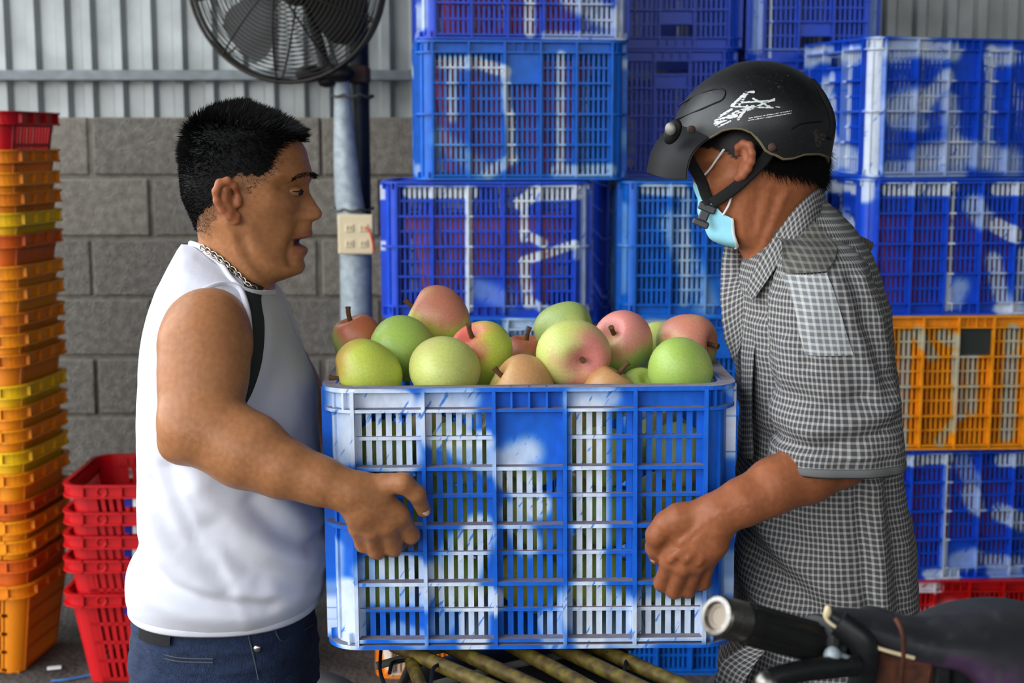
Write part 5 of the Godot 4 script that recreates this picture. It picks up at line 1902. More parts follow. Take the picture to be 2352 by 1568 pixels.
		var len := lerpf(0.005, 0.017, g01(P(0, 430, D).y, P(0, 290, D).y, y)) * rng.randf_range(0.7, 1.2)
		var flow := Vector3(0.25 + 0.5 * up, -0.55 * (1.0 - up), rng.randf_range(-0.3, 0.3)) + Vector3(rng.randf_range(-0.3, 0.3), rng.randf_range(-0.3, 0.3), rng.randf_range(-0.3, 0.3))
		strand(hg if rng.randf() < 0.03 else hb, p - nn * 0.001, p + (nn + flow * 0.7).normalized() * len, 0.0010)
	for i in 340:                       # eyebrow
		var t := rng.randf()
		var q := P(lerpf(680, 716, t), curve([[0.0, 411.0], [0.3, 401.0], [0.65, 398.0], [1.0, 405.0]], t) + rng.randf_range(-4.5, 4.5), D)
		for sz in [1.0, -1.0]:
			var p := fc.near(q.x, q.y, 0.0005)
			if sz < 0:
				p.z = -2.0 * D - p.z
			strand(hb, p, p + Vector3(rng.randf_range(-0.008, 0.004), rng.randf_range(-0.004, 0.001), sz * 0.0015), 0.00036)
	part(man, "hair", hb, M.hair)
	part(man, "grey_hair", hg, M.hair_grey)
	# vest
	var vs := Loft.new()
	loft_px(vs, [[560, 417, 452, 0.012], [568, 413, 470, 0.035], [580, 408, 500, 0.056], [600, 398, 535, 0.074], [620, 389, 570, 0.098], [640, 381, 602, 0.122], [660, 373, 628, 0.140], [685, 364, 650, 0.152], [720, 353, 664, 0.160], [780, 341, 686, 0.166], [870, 332, 708, 0.168], [950, 329, 719, 0.168], [1030, 330, 730, 0.168], [1150, 331, 739, 0.170], [1215, 332, 745, 0.172], [1245, 327, 748, 0.173], [1268, 313, 750, 0.175], [1295, 305, 750, 0.177], [1330, 303, 747, 0.176], [1354, 307, 740, 0.172], [1368, 314, 734, 0.168]], D, 2.35)
	var folds := [[[[470, 1110], [570, 1220], [660, 1285], [742, 1345]], 0.013, 0.024], [[[500, 1195], [590, 1285], [680, 1335], [742, 1370]], -0.011, 0.018], [[[395, 1065], [430, 1150], [470, 1240], [540, 1330]], -0.006, 0.012], [[[312, 1286], [390, 1330], [480, 1356], [620, 1378]], -0.010, 0.013], [[[320, 1330], [408, 1372], [490, 1392], [590, 1396], [690, 1370]], 0.006, 0.022], [[[340, 1180], [395, 1262], [490, 1318], [620, 1350]], 0.008, 0.020], [[[345, 1110], [400, 1215], [480, 1285], [600, 1330]], -0.005, 0.014], [[[630, 1130], [672, 1190], [700, 1240]], 0.007, 0.014], [[[590, 1140], [640, 1215], [700, 1265]], -0.006, 0.014], [[[480, 1100], [505, 1180], [530, 1275], [560, 1350], [575, 1420]], 0.0018, 0.006], [[[650, 760], [640, 860], [600, 960]], -0.005, 0.016], [[[690, 830], [682, 930], [650, 1030]], 0.005, 0.016], [[[430, 600], [480, 625], [520, 640]], -0.003, 0.007], [[[400, 620], [450, 650], [490, 660]], 0.003, 0.008], [[[600, 690], [650, 760], [690, 840]], -0.004, 0.011]]
	var fl_lines := []
	for f in folds:
		fl_lines.append([line2(1.95, f[0]), f[1], f[2]])
	var foldf := func(p: Vector3, nn: Vector3, th: float) -> Vector3:
		var s := 0.0
		var q := Vector2(p.x, p.y)
		for f in fl_lines:
			var dd := poly2(q, f[0])
			if dd < f[2] * 2.6:
				s += 1.2 * f[1] * exp(-dd * dd / (f[2] * f[2]))
		s += 0.002 * nz.get_noise_3dv(p * 0.25)
		return nn * s * (1.0 if nn.z > -0.2 else 0.5)
	mb = MB.new()
	loft_mesh(mb, vs, vs.ys[0], vs.ys[vs.ys.size() - 1], 200, 130, foldf, none)
	var vest := part(man, "vest", mb, M.jersey)
	mb = MB.new()                        # hem turned under
	var hem := PackedVector3Array()
	for k in 80:
		hem.append(vs.pt(TAU * k / 80, P(0, 1367, D).y) + Vector3(0, 0.001, 0))
	mb.tube(hem, 0.0035, 6, true, 2.2, Vector3.UP)
	part(vest, "hem", mb, M.jersey)
	# dark band that follows the armhole
	mb = MB.new()
	var band := [[520, 607, 8], [532, 622, 13], [546, 642, 15], [562, 668, 13], [577, 705, 12], [586, 750, 12], [589, 800, 13], [583, 845, 15], [570, 885, 17], [556, 912, 18], [540, 940, 18]]
	var pos := PackedVector3Array()
	var cl := []
	for q in band:
		cl.append(Vector3(q[0], q[1], q[2]))
	var smo := smooth_line(cl, 5)
	for i in smo.size():
		var a := smo[maxi(i - 1, 0)]
		var b := smo[mini(i + 1, smo.size() - 1)]
		var tn := Vector2(b.x - a.x, b.y - a.y).normalized()
		var nr := Vector2(-tn.y, tn.x)
		for s in 5:
			var u := (s / 4.0 * 2.0 - 1.0) * smo[i].z
			var q := P(smo[i].x + nr.x * u, smo[i].y + nr.y * u, 1.95)
			var z := vs.near_z(q.x, q.y)
			var th := vs.theta(q.x, q.y)
			var rr := vs.at(q.y)
			var nn := Vector3(cos(th) / ((rr[1] - rr[0]) * 0.5), 0, sin(th) / rr[3]).normalized()
			var w := Vector3(q.x, q.y, z)
			pos.append(w + foldf.call(w, nn, th) + nn * 0.0025)
	mb.grid(5, smo.size(), pos)
	part(vest, "armhole_band", mb, M.trim)
	mb = MB.new()                        # folded edges of armhole and neckline
	var edge := []
	for q in [[388, 745], [408, 712], [440, 685], [478, 662], [510, 656], [540, 668], [562, 700], [573, 745], [576, 800], [570, 850], [556, 890], [536, 925]]:
		var w := P(q[0], q[1], 1.95)
		edge.append(Vector3(w.x, w.y, vs.near_z(w.x, w.y) + 0.002))
	mb.tube(smooth_line(edge, 5), 0.0045, 8)
	part(vest, "armhole_edge", mb, M.jersey)
	mb = MB.new()
	var nl := []
	for q in [[424, 563], [452, 568], [480, 584], [510, 607], [540, 634], [570, 655], [600, 668], [622, 676]]:
		var w := P(q[0], q[1], 2.03)
		nl.append(Vector3(w.x, w.y, maxf(fc.near(w.x, w.y).z, vs.near_z(w.x, w.y)) + 0.001))
	mb.tube(smooth_line(nl, 5), 0.0042, 8)
	part(vest, "neckline", mb, M.jersey)
	# necklace
	var ch := []
	for q in [[459, 571], [480, 580], [500, 592], [520, 607], [540, 624], [558, 640], [574, 652], [588, 660]]:
		var w := P(q[0], q[1], 2.02)
		ch.append(Vector3(w.x, w.y, maxf(fc.near(w.x, w.y).z, vs.near_z(w.x, w.y)) + 0.004))
	var cs := smooth_line(ch, 8)
	mb = MB.new()
	for i in range(0, cs.size() - 1, 3):
		var t := (cs[mini(i + 1, cs.size() - 1)] - cs[i]).normalized()
		var u := t.cross(Vector3(0, 0, 1)).normalized()
		var w := Vector3(0, 0, 1) if (i / 3) % 2 == 0 else u
		var o := u if (i / 3) % 2 == 0 else Vector3(0, 0, 1)
		var ring := PackedVector3Array()
		for k in 10:
			ring.append(cs[i] + t * 0.0056 * cos(TAU * k / 10) + o * 0.0040 * sin(TAU * k / 10))
		mb.tube(ring, 0.0015, 5, true)
	tag(part(self, "necklace", mb, M.chain), "silver link chain round the bare-armed man's neck", "necklace")
	# jeans
	mb = MB.new()
	var jl := Loft.new()
	loft_px(jl, [[1330, 322, 718, 0.150], [1400, 316, 718, 0.158], [1480, 312, 724, 0.165], [1568, 320, 728, 0.168]], D, 2.4)
	jl.add(0.72, P(322, 1568, D).x, P(726, 1568, D).x, -D, 0.165, 2.4)
	jl.add(0.62, P(335, 1568, D).x, P(705, 1568, D).x, -D, 0.15, 2.4)
	var creasef := func(p: Vector3, nn: Vector3, th: float) -> Vector3:
		return nn * (0.004 * nz.get_noise_3d(p.x * 0.3, p.y * 1.2, p.z * 0.3) + 0.003 * nz.get_noise_3dv(p * 0.8))
	loft_mesh(mb, jl, jl.ys[0], 0.62, 70, 90, creasef, none)
	for sz in [-1.0, 1.0]:
		var lg := Loft.new()
		var cx := P(520, 1568, D).x
		for q in [[0.70, 0.12, 0.085], [0.5, 0.10, 0.08], [0.35, 0.085, 0.075], [0.1, 0.075, 0.07], [0.05, 0.075, 0.07]]:
			lg.add(q[0], cx - q[1] + 0.03 * sz, cx + q[1] + 0.03 * sz, -D + sz * 0.085, q[2])
		loft_mesh(mb, lg, 0.70, 0.05, 30, 36, creasef, none)
	var jeans := part(man, "jeans", mb, M.denim)
	mb = MB.new()
	for q in [[[330, 1500], [400, 1510], [490, 1512]], [[330, 1508], [400, 1518], [490, 1520]], [[565, 1460], [580, 1520], [590, 1568]], [[620, 1462], [640, 1500], [690, 1505]]]:
		var ps := []
		for k in q:
			var w := P(k[0], k[1], 1.92)
			ps.append(Vector3(w.x, w.y, jl.near_z(w.x, w.y) + 0.0015))
		mb.tube(smooth_line(ps, 5), 0.0012, 5)
	part(jeans, "seam", mb, mat(Color(0.25, 0.27, 0.30), 0.8))
	mb = MB.new()
	pos = PackedVector3Array()
	for j in 5:
		for i in 7:
			var w := P(lerpf(322, 405, i / 6.0), lerpf(1385, 1462, j / 4.0), 1.96)
			pos.append(Vector3(w.x, w.y, jl.near_z(w.x, w.y) + 0.008))
	mb.grid(7, 5, pos)
	var pouch := part(man, "belt_pouch", mb, M.black)
	mb = MB.new()
	mb.ellipsoid(pos[11] + Vector3(0.0, 0, 0.004), Vector3(0.008, 0.008, 0.004))
	part(pouch, "stud", mb, M.chrome)
	mb = MB.new()
	var bt := P(585, 1499, 1.92)
	mb.ellipsoid(Vector3(bt.x, bt.y, jl.near_z(bt.x, bt.y) + 0.002), Vector3(0.006, 0.006, 0.003))
	part(jeans, "rivet", mb, M.chain)
	for sz in [-1.0, 1.0]:
		mb = MB.new()
		mb.ellipsoid(Vector3(P(520, 1568, D).x + 0.05 + 0.08 * sz, 0.045, -D + sz * 0.085), Vector3(0.14, 0.045, 0.05))
		part(man, "shoe", mb, M.black)

# ---------------------------------------------------------------- the masked man in the checked shirt
func check_tex(dark: Color, mid: Color, light: Color) -> ImageTexture:
	var n := 64
	var img := Image.create(n, n, false, Image.FORMAT_RGB8)
	for y in n:
		for x in n:
			var lx := 1.0 - g01(7.0, 17.0, absf(x - 32.0))
			var ly := 1.0 - g01(7.0, 17.0, absf(y - 32.0))
			var wv := 0.06 * (((x / 3 + y / 3) % 2) - 0.5)
			var c := dark.lerp(mid, maxf(lx, ly)).lerp(light, lx * ly + 0.45 * maxf(lx, ly))
			c = c * (1.0 + wv)
			img.set_pixel(x, y, c)
	img.generate_mipmaps()
	return ImageTexture.create_from_image(img)

func masked_man() -> void:
	var D := 2.10
	var man := thing("person", "man in a worn checked shirt, bent towards the mango crate he holds", "person", Vector3.ZERO)
	M.check = StandardMaterial3D.new()
	M.check.albedo_texture = check_tex(Color(0.245, 0.245, 0.26), Color(0.42, 0.415, 0.405), Color(0.58, 0.57, 0.55))
	M.check.roughness = 0.9
	M.check.uv1_scale = Vector3.ONE * 116.0
	M.check.normal_enabled = true
	M.check.normal_texture = bump_tex(0.05, 256, 28, 3.0, 3)
	M.check.normal_scale = 0.3
	M.patch = M.check.duplicate()
	M.patch.albedo_texture = check_tex(Color(0.40, 0.41, 0.43), Color(0.55, 0.56, 0.55), Color(0.66, 0.66, 0.64))
	M.worn = M.check.duplicate()
	M.worn.albedo_texture = check_tex(Color(0.23, 0.23, 0.22), Color(0.34, 0.335, 0.31), Color(0.42, 0.41, 0.375))
	var nz := FastNoiseLite.new()
	nz.frequency = 26.0
	nz.seed = 19
	var fc := Face.new()
	fc.dir = -1.0
	loft_px(fc.lf, [[215, 1640, 1840, 0.03], [240, 1608, 1870, 0.058], [270, 1592, 1886, 0.07], [300, 1586, 1893, 0.075], [340, 1588, 1895, 0.077], [370, 1592, 1893, 0.076], [400, 1597, 1889, 0.073], [430, 1604, 1880, 0.069], [470, 1616, 1866, 0.065], [505, 1628, 1850, 0.062], [535, 1648, 1840, 0.060], [555, 1674, 1836, 0.0585], [572, 1695, 1836, 0.058], [590, 1704, 1840, 0.059], [620, 1712, 1852, 0.062], [660, 1718, 1868, 0.07], [700, 1715, 1890, 0.08]], D, 2.25)
	fc.mid = keys_px(D, [[215, 1640], [300, 1584], [340, 1581], [362, 1581], [376, 1584], [390, 1592], [400, 1594], [412, 1592], [425, 1594], [440, 1598], [452, 1602], [465, 1612], [490, 1617], [515, 1626], [535, 1642], [552, 1668], [565, 1694], [590, 1706], [620, 1714], [700, 1720]])
	fc.wide = keys_val(D, [[215, 0.05], [360, 0.045], [385, 0.03], [410, 0.012], [440, 0.014], [460, 0.018], [500, 0.028], [560, 0.04]])
	fc.feats = [
		[line2(D, [[1600, 392], [1622, 388]]), -0.006, 0.010],
		[line2(D, [[1596, 372], [1625, 366]]), 0.003, 0.007],
		[line2(D, [[1640, 420], [1665, 410]]), 0.004, 0.012],
		[line2(D, [[1700, 430], [1690, 480], [1695, 540]]), 0.003, 0.012],
		[line2(D, [[1725, 440], [1720, 500], [1712, 560]]), -0.002, 0.007],
		[line2(D, [[1745, 430], [1733, 490], [1716, 560]]), 0.0022, 0.006],
		[line2(D, [[1785, 440], [1763, 490], [1735, 560], [1722, 600]]), 0.0025, 0.006],
		[line2(D, [[1765, 440], [1748, 500], [1726, 560]]), -0.0018, 0.007]]
	var skin := Color(0.38, 0.138, 0.062)
	var hairline := line2(D, [[1560, 200], [1575, 330], [1590, 335], [1640, 340], [1664, 350], [1672, 372], [1680, 345], [1705, 345], [1730, 380], [1750, 392], [1790, 402], [1840, 408], [1885, 425], [1930, 420], [1930, 200]])
	var colf := func(p: Vector3, nn: Vector3, th: float) -> Color:
		var n0 := nz.get_noise_3dv(p)
		var c := skin * (1.0 + 0.12 * n0)
		if in_poly(Vector2(p.x, p.y) + Vector2(n0, nz.get_noise_3dv(p + Vector3(4, 0, 0))) * 0.006, hairline):
			c = Color(0.017, 0.015, 0.014)
		return c
	var mb := MB.new()
	face_mesh(mb, fc, fc.lf.ys[0], P(0, 698, D).y, 150, 120, colf)
	var skinf := func(p: Vector3, m: Vector3) -> Color:
		return skin * (1.0 + 0.13 * nz.get_noise_3dv(p))
	var earf := func(p: Vector3, m: Vector3) -> Color:
		return Color(0.39, 0.14, 0.075) * (1.0 + 0.1 * nz.get_noise_3dv(p))
	var fl := Flesh.new()
	fl.k = 0.004
	var keep := FOC
	# ear: mirrored outline, its lobe towards the neck
	var at := func(x: float, y: float, off: float) -> Vector3:
		var q := P(1690 - x * 86, 368 + y * 86, D)
		return fc.near(q.x, q.y, off)
	var rim := []
	for q in [[0.16, -0.18, 0.0], [0.12, -0.36, 0.010], [0.0, -0.45, 0.016], [-0.15, -0.40, 0.020], [-0.2, -0.2, 0.022], [-0.19, 0.0, 0.020], [-0.12, 0.2, 0.016], [0.0, 0.36, 0.011], [0.10, 0.44, 0.007]]:
		rim.append(at.call(q[0], q[1], q[2]))
	fl.chain(rim, [0.0042, 0.0048, 0.0052, 0.0052, 0.005, 0.005, 0.0052, 0.006, 0.006])
	fl.chain([at.call(-0.06, -0.26, 0.013), at.call(-0.09, -0.02, 0.013), at.call(0.0, 0.2, 0.009)], [0.005, 0.0055, 0.006])
	fl.chain([at.call(-0.10, -0.2, 0.006), at.call(-0.08, 0.1, 0.004), at.call(0.03, 0.3, 0.003)], [0.009, 0.010, 0.008])
	fl.mesh(mb, 0.0022, earf)
	# near forearm and hand
	var wr := P(1652, 1178, 1.845)
	fl = Flesh.new()
	fl.k = 0.016
	fl.chain([P(1880, 690, 1.975), P(1905, 860, 1.93), P(1925, 1040, 1.91)], [0.045, 0.046, 0.042])
	fl.chain([P(1925, 1050, 1.91), P(1850, 1088, 1.885), P(1775, 1118, 1.865), P(1705, 1152, 1.85), wr], [0.042, 0.0385, 0.0345, 0.0295, 0.0265])
	fl.chain([P(1860, 1070, 1.88), P(1780, 1100, 1.858)], [0.03, 0.026])
	fl.chain([P(1760, 1150, 1.85), P(1690, 1180, 1.838)], [0.018, 0.014])
	var mcp := [P(1536, 1288, 1.858), P(1568, 1302, 1.852), P(1601, 1298, 1.853), P(1629, 1284, 1.858)]
	var pip := [P(1519, 1338, 1.882), P(1548, 1356, 1.882), P(1580, 1354, 1.882), P(1614, 1338, 1.884)]
	var dip := [P(1522, 1345, 1.918), P(1550, 1360, 1.920), P(1580, 1358, 1.920), P(1612, 1344, 1.918)]
	var tip := [P(1526, 1325, 1.932), P(1553, 1338, 1.934), P(1581, 1338, 1.934), P(1609, 1328, 1.932)]
	fl.k = 0.012
	fl.chain([wr, P(1640, 1200, 1.848)], [0.0265, 0.026])
	for k in 4:
		fl.chain([P(1632 + 5 * k, 1196 + 4 * k, 1.848), P(1596 + 14 * k, 1238 + 4 * k, 1.850), mcp[k]], [0.021, 0.0175, 0.0122 - 0.0005 * k])
	fl.chain([P(1620, 1180, 1.852), P(1560, 1190, 1.850), P(1530, 1205, 1.850)], [0.022, 0.0185, 0.0165])
	fl.chain([P(1560, 1200, 1.855), P(1548, 1260, 1.858)], [0.018, 0.014])
	fl.k = 0.005
	for k in 4:
		var rr: float = [0.0108, 0.0110, 0.0108, 0.0100][k]
		fl.chain([mcp[k], pip[k], dip[k], tip[k]], [rr, rr * 0.98, rr * 0.84, rr * 0.72])
	fl.chain([P(1530, 1200, 1.850), P(1508, 1228, 1.852), P(1504, 1258, 1.868), P(1508, 1280, 1.885)], [0.0165, 0.0145, 0.0125, 0.0105])
	# veins and tendons on the back of the hand
	fl.k = 0.0045
	var vein := func(list: Array, r: float) -> void:
		var ps := []
		for q in list:
			ps.append(P(q[0], q[1], q[2] - 0.0004))
		var sm := smooth_line(ps, 4)
		for i in sm.size() - 1:
			fl.bone(sm[i], sm[i + 1], r, r)
	vein.call([[1640, 1190, 1.8245], [1605, 1240, 1.8305], [1575, 1290, 1.8370]], 0.0028)
	vein.call([[1600, 1245, 1.8305], [1612, 1275, 1.8345], [1604, 1295, 1.8385]], 0.0026)
	vein.call([[1575, 1290, 1.8370], [1552, 1270, 1.8375], [1540, 1290, 1.8430]], 0.0024)
	vein.call([[1660, 1170, 1.8205], [1625, 1195, 1.8255], [1590, 1225, 1.8315], [1560, 1250, 1.8365]], 0.0026)
	for kq in 4:                        # tendons fanning to the knuckles
		vein.call([[1640 + 4 * kq, 1205 + 5 * kq, 1.8245], [lerpf(1640 + 4 * kq, [1536, 1568, 1601, 1629][kq], 0.55), lerpf(1205 + 5 * kq, 1290, 0.55), 1.8335], [[1536, 1568, 1601, 1629][kq], 1284, 1.8445]], 0.0030)
	vein.call([[1780, 1130, 1.8330], [1720, 1150, 1.8225], [1660, 1185, 1.8205]], 0.0028)
	fl.mesh(mb, 0.0038, skinf)
	mb.tint = Color(0.55, 0.33, 0.26)
	mb.ellipsoid(P(1502, 1277, 1.875), Vector3(0.006, 0.009, 0.004), Basis.from_euler(Vector3(-0.2, -0.4, 0.0)))
	mb.tint = Color.WHITE
	fl = Flesh.new()
	fl.k = 0.02
	fl.chain([P(1862, 640, 2.24), P(1850, 860, 2.36), P(1840, 1020, 2.37)], [0.055, 0.048, 0.042])
	fl.chain([P(1840, 1020, 2.37), P(1740, 1090, 2.35), P(1650, 1150, 2.34)], [0.04, 0.034, 0.026])
	fl.chain([P(1650, 1150, 2.34), P(1600, 1190, 2.34), P(1580, 1220, 2.33)], [0.026, 0.028, 0.02])
	for k in 4:
		fl.chain([P(1570 + 16 * k, 1215 + 4 * k, 2.335), P(1560 + 18 * k, 1255 + 4 * k, 2.325), P(1562 + 18 * k, 1262 + 4 * k, 2.31)], [0.013, 0.012, 0.01])
	fl.chain([P(1830, 620, D), P(1850, 720, D), P(1870, 1000, D), P(1880, 1400, D)], [0.05, 0.08, 0.1, 0.1])
	fl.bone(P(1880, 690, 1.99), P(1880, 690, 2.22), 0.045, 0.045)
	fl.mesh(mb, 0.011, skinf)
	part(man, "body", mb, M.skin)
	# hair below the helmet
	var hb := MB.new()
	rng.seed = 88
	for i in 9000:
		var y := lerpf(P(0, 330, D).y, P(0, 430, D).y, rng.randf())
		var th := rng.randf() * TAU
		var p := fc.lf.pt(th, y)
		if not in_poly(Vector2(p.x, p.y) + Vector2(rng.randf_range(-0.004, 0.004), rng.randf_range(-0.004, 0.004)), hairline):
			continue
		if p.x < P(1712, 400, D).x:
			continue
		var nn := Vector3(cos(th), 0, sin(th))
		var len := rng.randf_range(0.010, 0.022)
		strand(hb, p + nn * 0.001, p + (nn * 0.35 + Vector3(rng.randf_range(-0.1, 0.5), -0.9 + rng.randf_range(-0.3, 0.5), rng.randf_range(-0.3, 0.3))).normalized() * len, 0.0006)
	part(man, "hair", hb, M.hair)
	# shirt body
	var st := Loft.new()
	loft_px(st, [[452, 1852, 1890, 0.03], [470, 1822, 1905, 0.055], [490, 1795, 1925, 0.08], [515, 1768, 1948, 0.108], [540, 1745, 1968, 0.13], [570, 1722, 1984, 0.15], [600, 1706, 1994, 0.165], [650, 1692, 2008, 0.180], [700, 1688, 2022, 0.186], [800, 1692, 2036, 0.188], [900, 1700, 2046, 0.186], [1000, 1703, 2052, 0.182], [1100, 1700, 2060, 0.180], [1200, 1698, 2078, 0.180], [1300, 1697, 2088, 0.182], [1400, 1690, 2096, 0.184], [1480, 1672, 2102, 0.186], [1540, 1652, 2106, 0.186]], D, 2.35)
	var folds := [[[[1720, 1180], [1790, 1260], [1880, 1330], [1970, 1380]], 0.010, 0.016], [[[1705, 1230], [1780, 1320], [1860, 1390], [1940, 1430]], -0.010, 0.016], [[[1700, 1290], [1740, 1380], [1800, 1440]], 0.008, 0.014], [[[1960, 1110], [1968, 1220], [1985, 1400]], -0.008, 0.009], [[[1995, 1110], [2005, 1220], [2015, 1400]], 0.012, 0.014], [[[2045, 1110], [2060, 1220], [2075, 1400]], -0.010, 0.012], [[[1730, 900], [1740, 1000], [1720, 1100]], -0.007, 0.014], [[[1750, 760], [1765, 880], [1770, 980]], 0.006, 0.014], [[[1715, 700], [1725, 800], [1735, 860]], -0.006, 0.012], [[[1800, 560], [1780, 640], [1770, 720]], -0.005, 0.012], [[[1960, 580], [1985, 660], [2010, 720]], -0.008, 0.011], [[[1930, 570], [1960, 680], [2000, 760]], 0.007, 0.012]]
	var fls := []
	for f in folds:
		fls.append([line2(1.95, f[0]), f[1], f[2]])
	var wrink := func(p: Vector3, nn: Vector3, th: float) -> Vector3:
		var s := 0.0
		for f in fls:
			var dd := poly2(Vector2(p.x, p.y), f[0])
			if dd < f[2] * 2.6:
				s += f[1] * exp(-dd * dd / (f[2] * f[2]))
		s += 0.005 * nz.get_noise_3d(p.x * 0.35, p.y * 0.25, p.z * 0.35) + 0.002 * nz.get_noise_3dv(p)
		return nn * s
	mb = MB.new()
	loft_mesh(mb, st, st.ys[0], st.ys[st.ys.size() - 1], 190, 140, wrink, none, 0.165)
	var shirt := part(man, "shirt", mb, M.check)
	# near sleeve, hanging wide over the elbow
	var sl := Loft.new()
	loft_px(sl, [[548, 1850, 1915, 0.012, 1.975], [560, 1828, 1945, 0.035, 1.965], [585, 1805, 1972, 0.058, 1.955], [620, 1788, 1992, 0.072, 1.945], [680, 1778, 2016, 0.080, 1.935], [760, 1780, 2034, 0.084, 1.925], [850, 1784, 2048, 0.086, 1.918], [940, 1786, 2060, 0.086, 1.912], [1010, 1780, 2066, 0.084, 1.910], [1040, 1772, 2067, 0.083, 1.908], [1064, 1772, 2066, 0.082, 1.906]], 1.93, 2.5)
	var sfold := [[[[1790, 700], [1800, 820], [1800, 940]], 0.007, 0.012], [[[1830, 640], [1842, 780], [1850, 830]], -0.005, 0.008], [[[1785, 960], [1850, 985], [1960, 960], [2050, 920]], 0.007, 0.012], [[[1790, 1010], [1850, 1022], [1960, 1000], [2055, 970]], -0.006, 0.009], [[[1785, 1030], [1900, 1045], [2060, 1030]], 0.003, 0.006], [[[1960, 640], [2000, 760], [2030, 860]], -0.007, 0.012], [[[1930, 650], [1965, 780], [2000, 900]], 0.006, 0.012], [[[1990, 640], [2020, 740], [2040, 830]], 0.005, 0.010], [[[1800, 900], [1880, 930], [1980, 900]], -0.005, 0.012]]
	var sfl := []
	for f in sfold:
		sfl.append([line2(1.86, f[0]), f[1], f[2]])
	var swrink := func(p: Vector3, nn: Vector3, th: float) -> Vector3:
		var s := 0.0
		for f in sfl:
			var dd := poly2(Vector2(p.x, p.y), f[0])
			if dd < f[2] * 2.6:
				s += f[1] * exp(-dd * dd / (f[2] * f[2]))
		s += 0.006 * nz.get_noise_3d(p.x * 0.45, p.y * 0.35, p.z * 0.45) + 0.0026 * nz.get_noise_3dv(p * 0.9)
		return nn * s
	mb = MB.new()
	loft_mesh(mb, sl, sl.ys[0], sl.ys[sl.ys.size() - 1], 130, 100, swrink, none, 0.10)
	part(shirt, "sleeve", mb, M.check)
	mb = MB.new()
	var hem := PackedVector3Array()
	var yb := sl.ys[sl.ys.size() - 1]
	for k in 80:
		var p := sl.pt(TAU * k / 80, yb + 0.004)
		hem.append(p + swrink.call(p, Vector3(cos(TAU * k / 80), 0, sin(TAU * k / 80)), 0.0))
	mb.tube(hem, 0.0032, 6, true, 2.0, Vector3.UP)
	part(shirt, "sleeve_hem", mb, mat(Color(0.38, 0.38, 0.375), 0.9))
	# faded shoulder yoke and the pale patch sewn on the sleeve
	for q in [["sleeve_patch", M.patch, [[1812, 640], [1828, 700], [1835, 760], [1845, 812]], [[1902, 628], [1918, 690], [1935, 760], [1948, 808]], 0.004], ["shoulder_yoke", M.worn, [[1862, 492], [1836, 540], [1822, 590], [1818, 634]], [[1905, 500], [1945, 556], [1936, 590], [1900, 624]], 0.008]]:
		mb = MB.new()
		var la := []
		var lb := []
		for k in q[2]:
			la.append(Vector3(k[0], k[1], 0))
		for k in q[3]:
			lb.append(Vector3(k[0], k[1], 0))
		var sa := smooth_line(la, 6)
		var sbn := smooth_line(lb, 6)
		var pos := PackedVector3Array()
		var uvs := PackedVector2Array()
		for j in sa.size():
			for i in 15:
				var e := sa[j].lerp(sbn[j], i / 14.0)
				var w := P(e.x, e.y, 1.86)
				var z1 := sl.near_z(w.x, w.y) if w.y < sl.ys[0] else -9.0
				var z2 := st.near_z(w.x, w.y)
				var p := Vector3(w.x, w.y, maxf(z1, z2))
				var o: Vector3 = swrink.call(p, Vector3(0, 0, 1), 0.0) if z1 > z2 else wrink.call(p, Vector3(0, 0, 1), 0.0)
				pos.append(p + o + Vector3(0, 0, q[4]))
				uvs.append(Vector2(w.x + 0.12 * w.y, -w.y))
		mb.grid(15, sa.size(), pos, uvs)
		part(shirt, q[0], mb, q[1])
	# collar: near wing along the neck, far front flap, turned-up flap at the back
	var cloth := func(bow: float, called: String, a: Array, b: Array, m: Material) -> void:
		var cb := MB.new()
		var la := []
		var lb := []
		for k in a:
			la.append(P(k[0], k[1], k[2]))
		for k in b:
			lb.append(P(k[0], k[1], k[2]))
		var sa := smooth_line(la, 6)
		var sb2 := smooth_line(lb, 6)
		var pos := PackedVector3Array()
		var back := PackedVector3Array()
		var uvs := PackedVector2Array()
		var run := 0.0
		for j in sa.size():
			if j > 0:
				run += (sa[j].distance_to(sa[j - 1]) + sb2[j].distance_to(sb2[j - 1])) * 0.5
			var wd := sa[j].distance_to(sb2[j])
			for i in 9:
				var t := i / 8.0
				var p := sa[j].lerp(sb2[j], t) + Vector3(0, 0, bow * sin(PI * t))
				p += Vector3(1, 1, 1) * 0.002 * nz.get_noise_3dv(p)
				pos.append(p)
				back.append(p + Vector3(0.0005, -0.0012, -0.0016))
				uvs.append(Vector2(run, wd * t))
		cb.grid(9, sa.size(), pos, uvs)
		cb.grid(9, sa.size(), back, uvs, PackedColorArray(), false, true)
		part(shirt, called, cb, m)
	cloth.call(0.006, "collar", [[1893, 424, 2.08], [1868, 440, 2.045], [1830, 475, 2.02], [1790, 525, 2.012], [1755, 580, 2.005], [1725, 635, 2.01], [1712, 662, 2.02]], [[1898, 478, 2.09], [1880, 500, 2.02], [1845, 540, 1.985], [1805, 580, 1.975], [1775, 625, 1.97], [1750, 660, 1.975], [1730, 690, 1.985]], M.check)
	cloth.call(0.010, "front_flap", [[1664, 562, 2.11], [1657, 620, 2.10], [1655, 690, 2.09], [1662, 760, 2.085], [1682, 826, 2.08]], [[1712, 566, 2.13], [1716, 620, 2.10], [1722, 665, 2.05], [1722, 710, 2.04], [1700, 800, 2.05]], M.check)
	cloth.call(0.008, "collar_flap", [[1895, 478, 2.10], [1925, 505, 2.08], [1960, 530, 2.07], [1990, 545, 2.07], [2008, 556, 2.07]], [[1905, 520, 2.02], [1932, 550, 2.0], [1955, 585, 1.99], [1975, 600, 2.0], [1995, 580, 2.04]], M.worn)
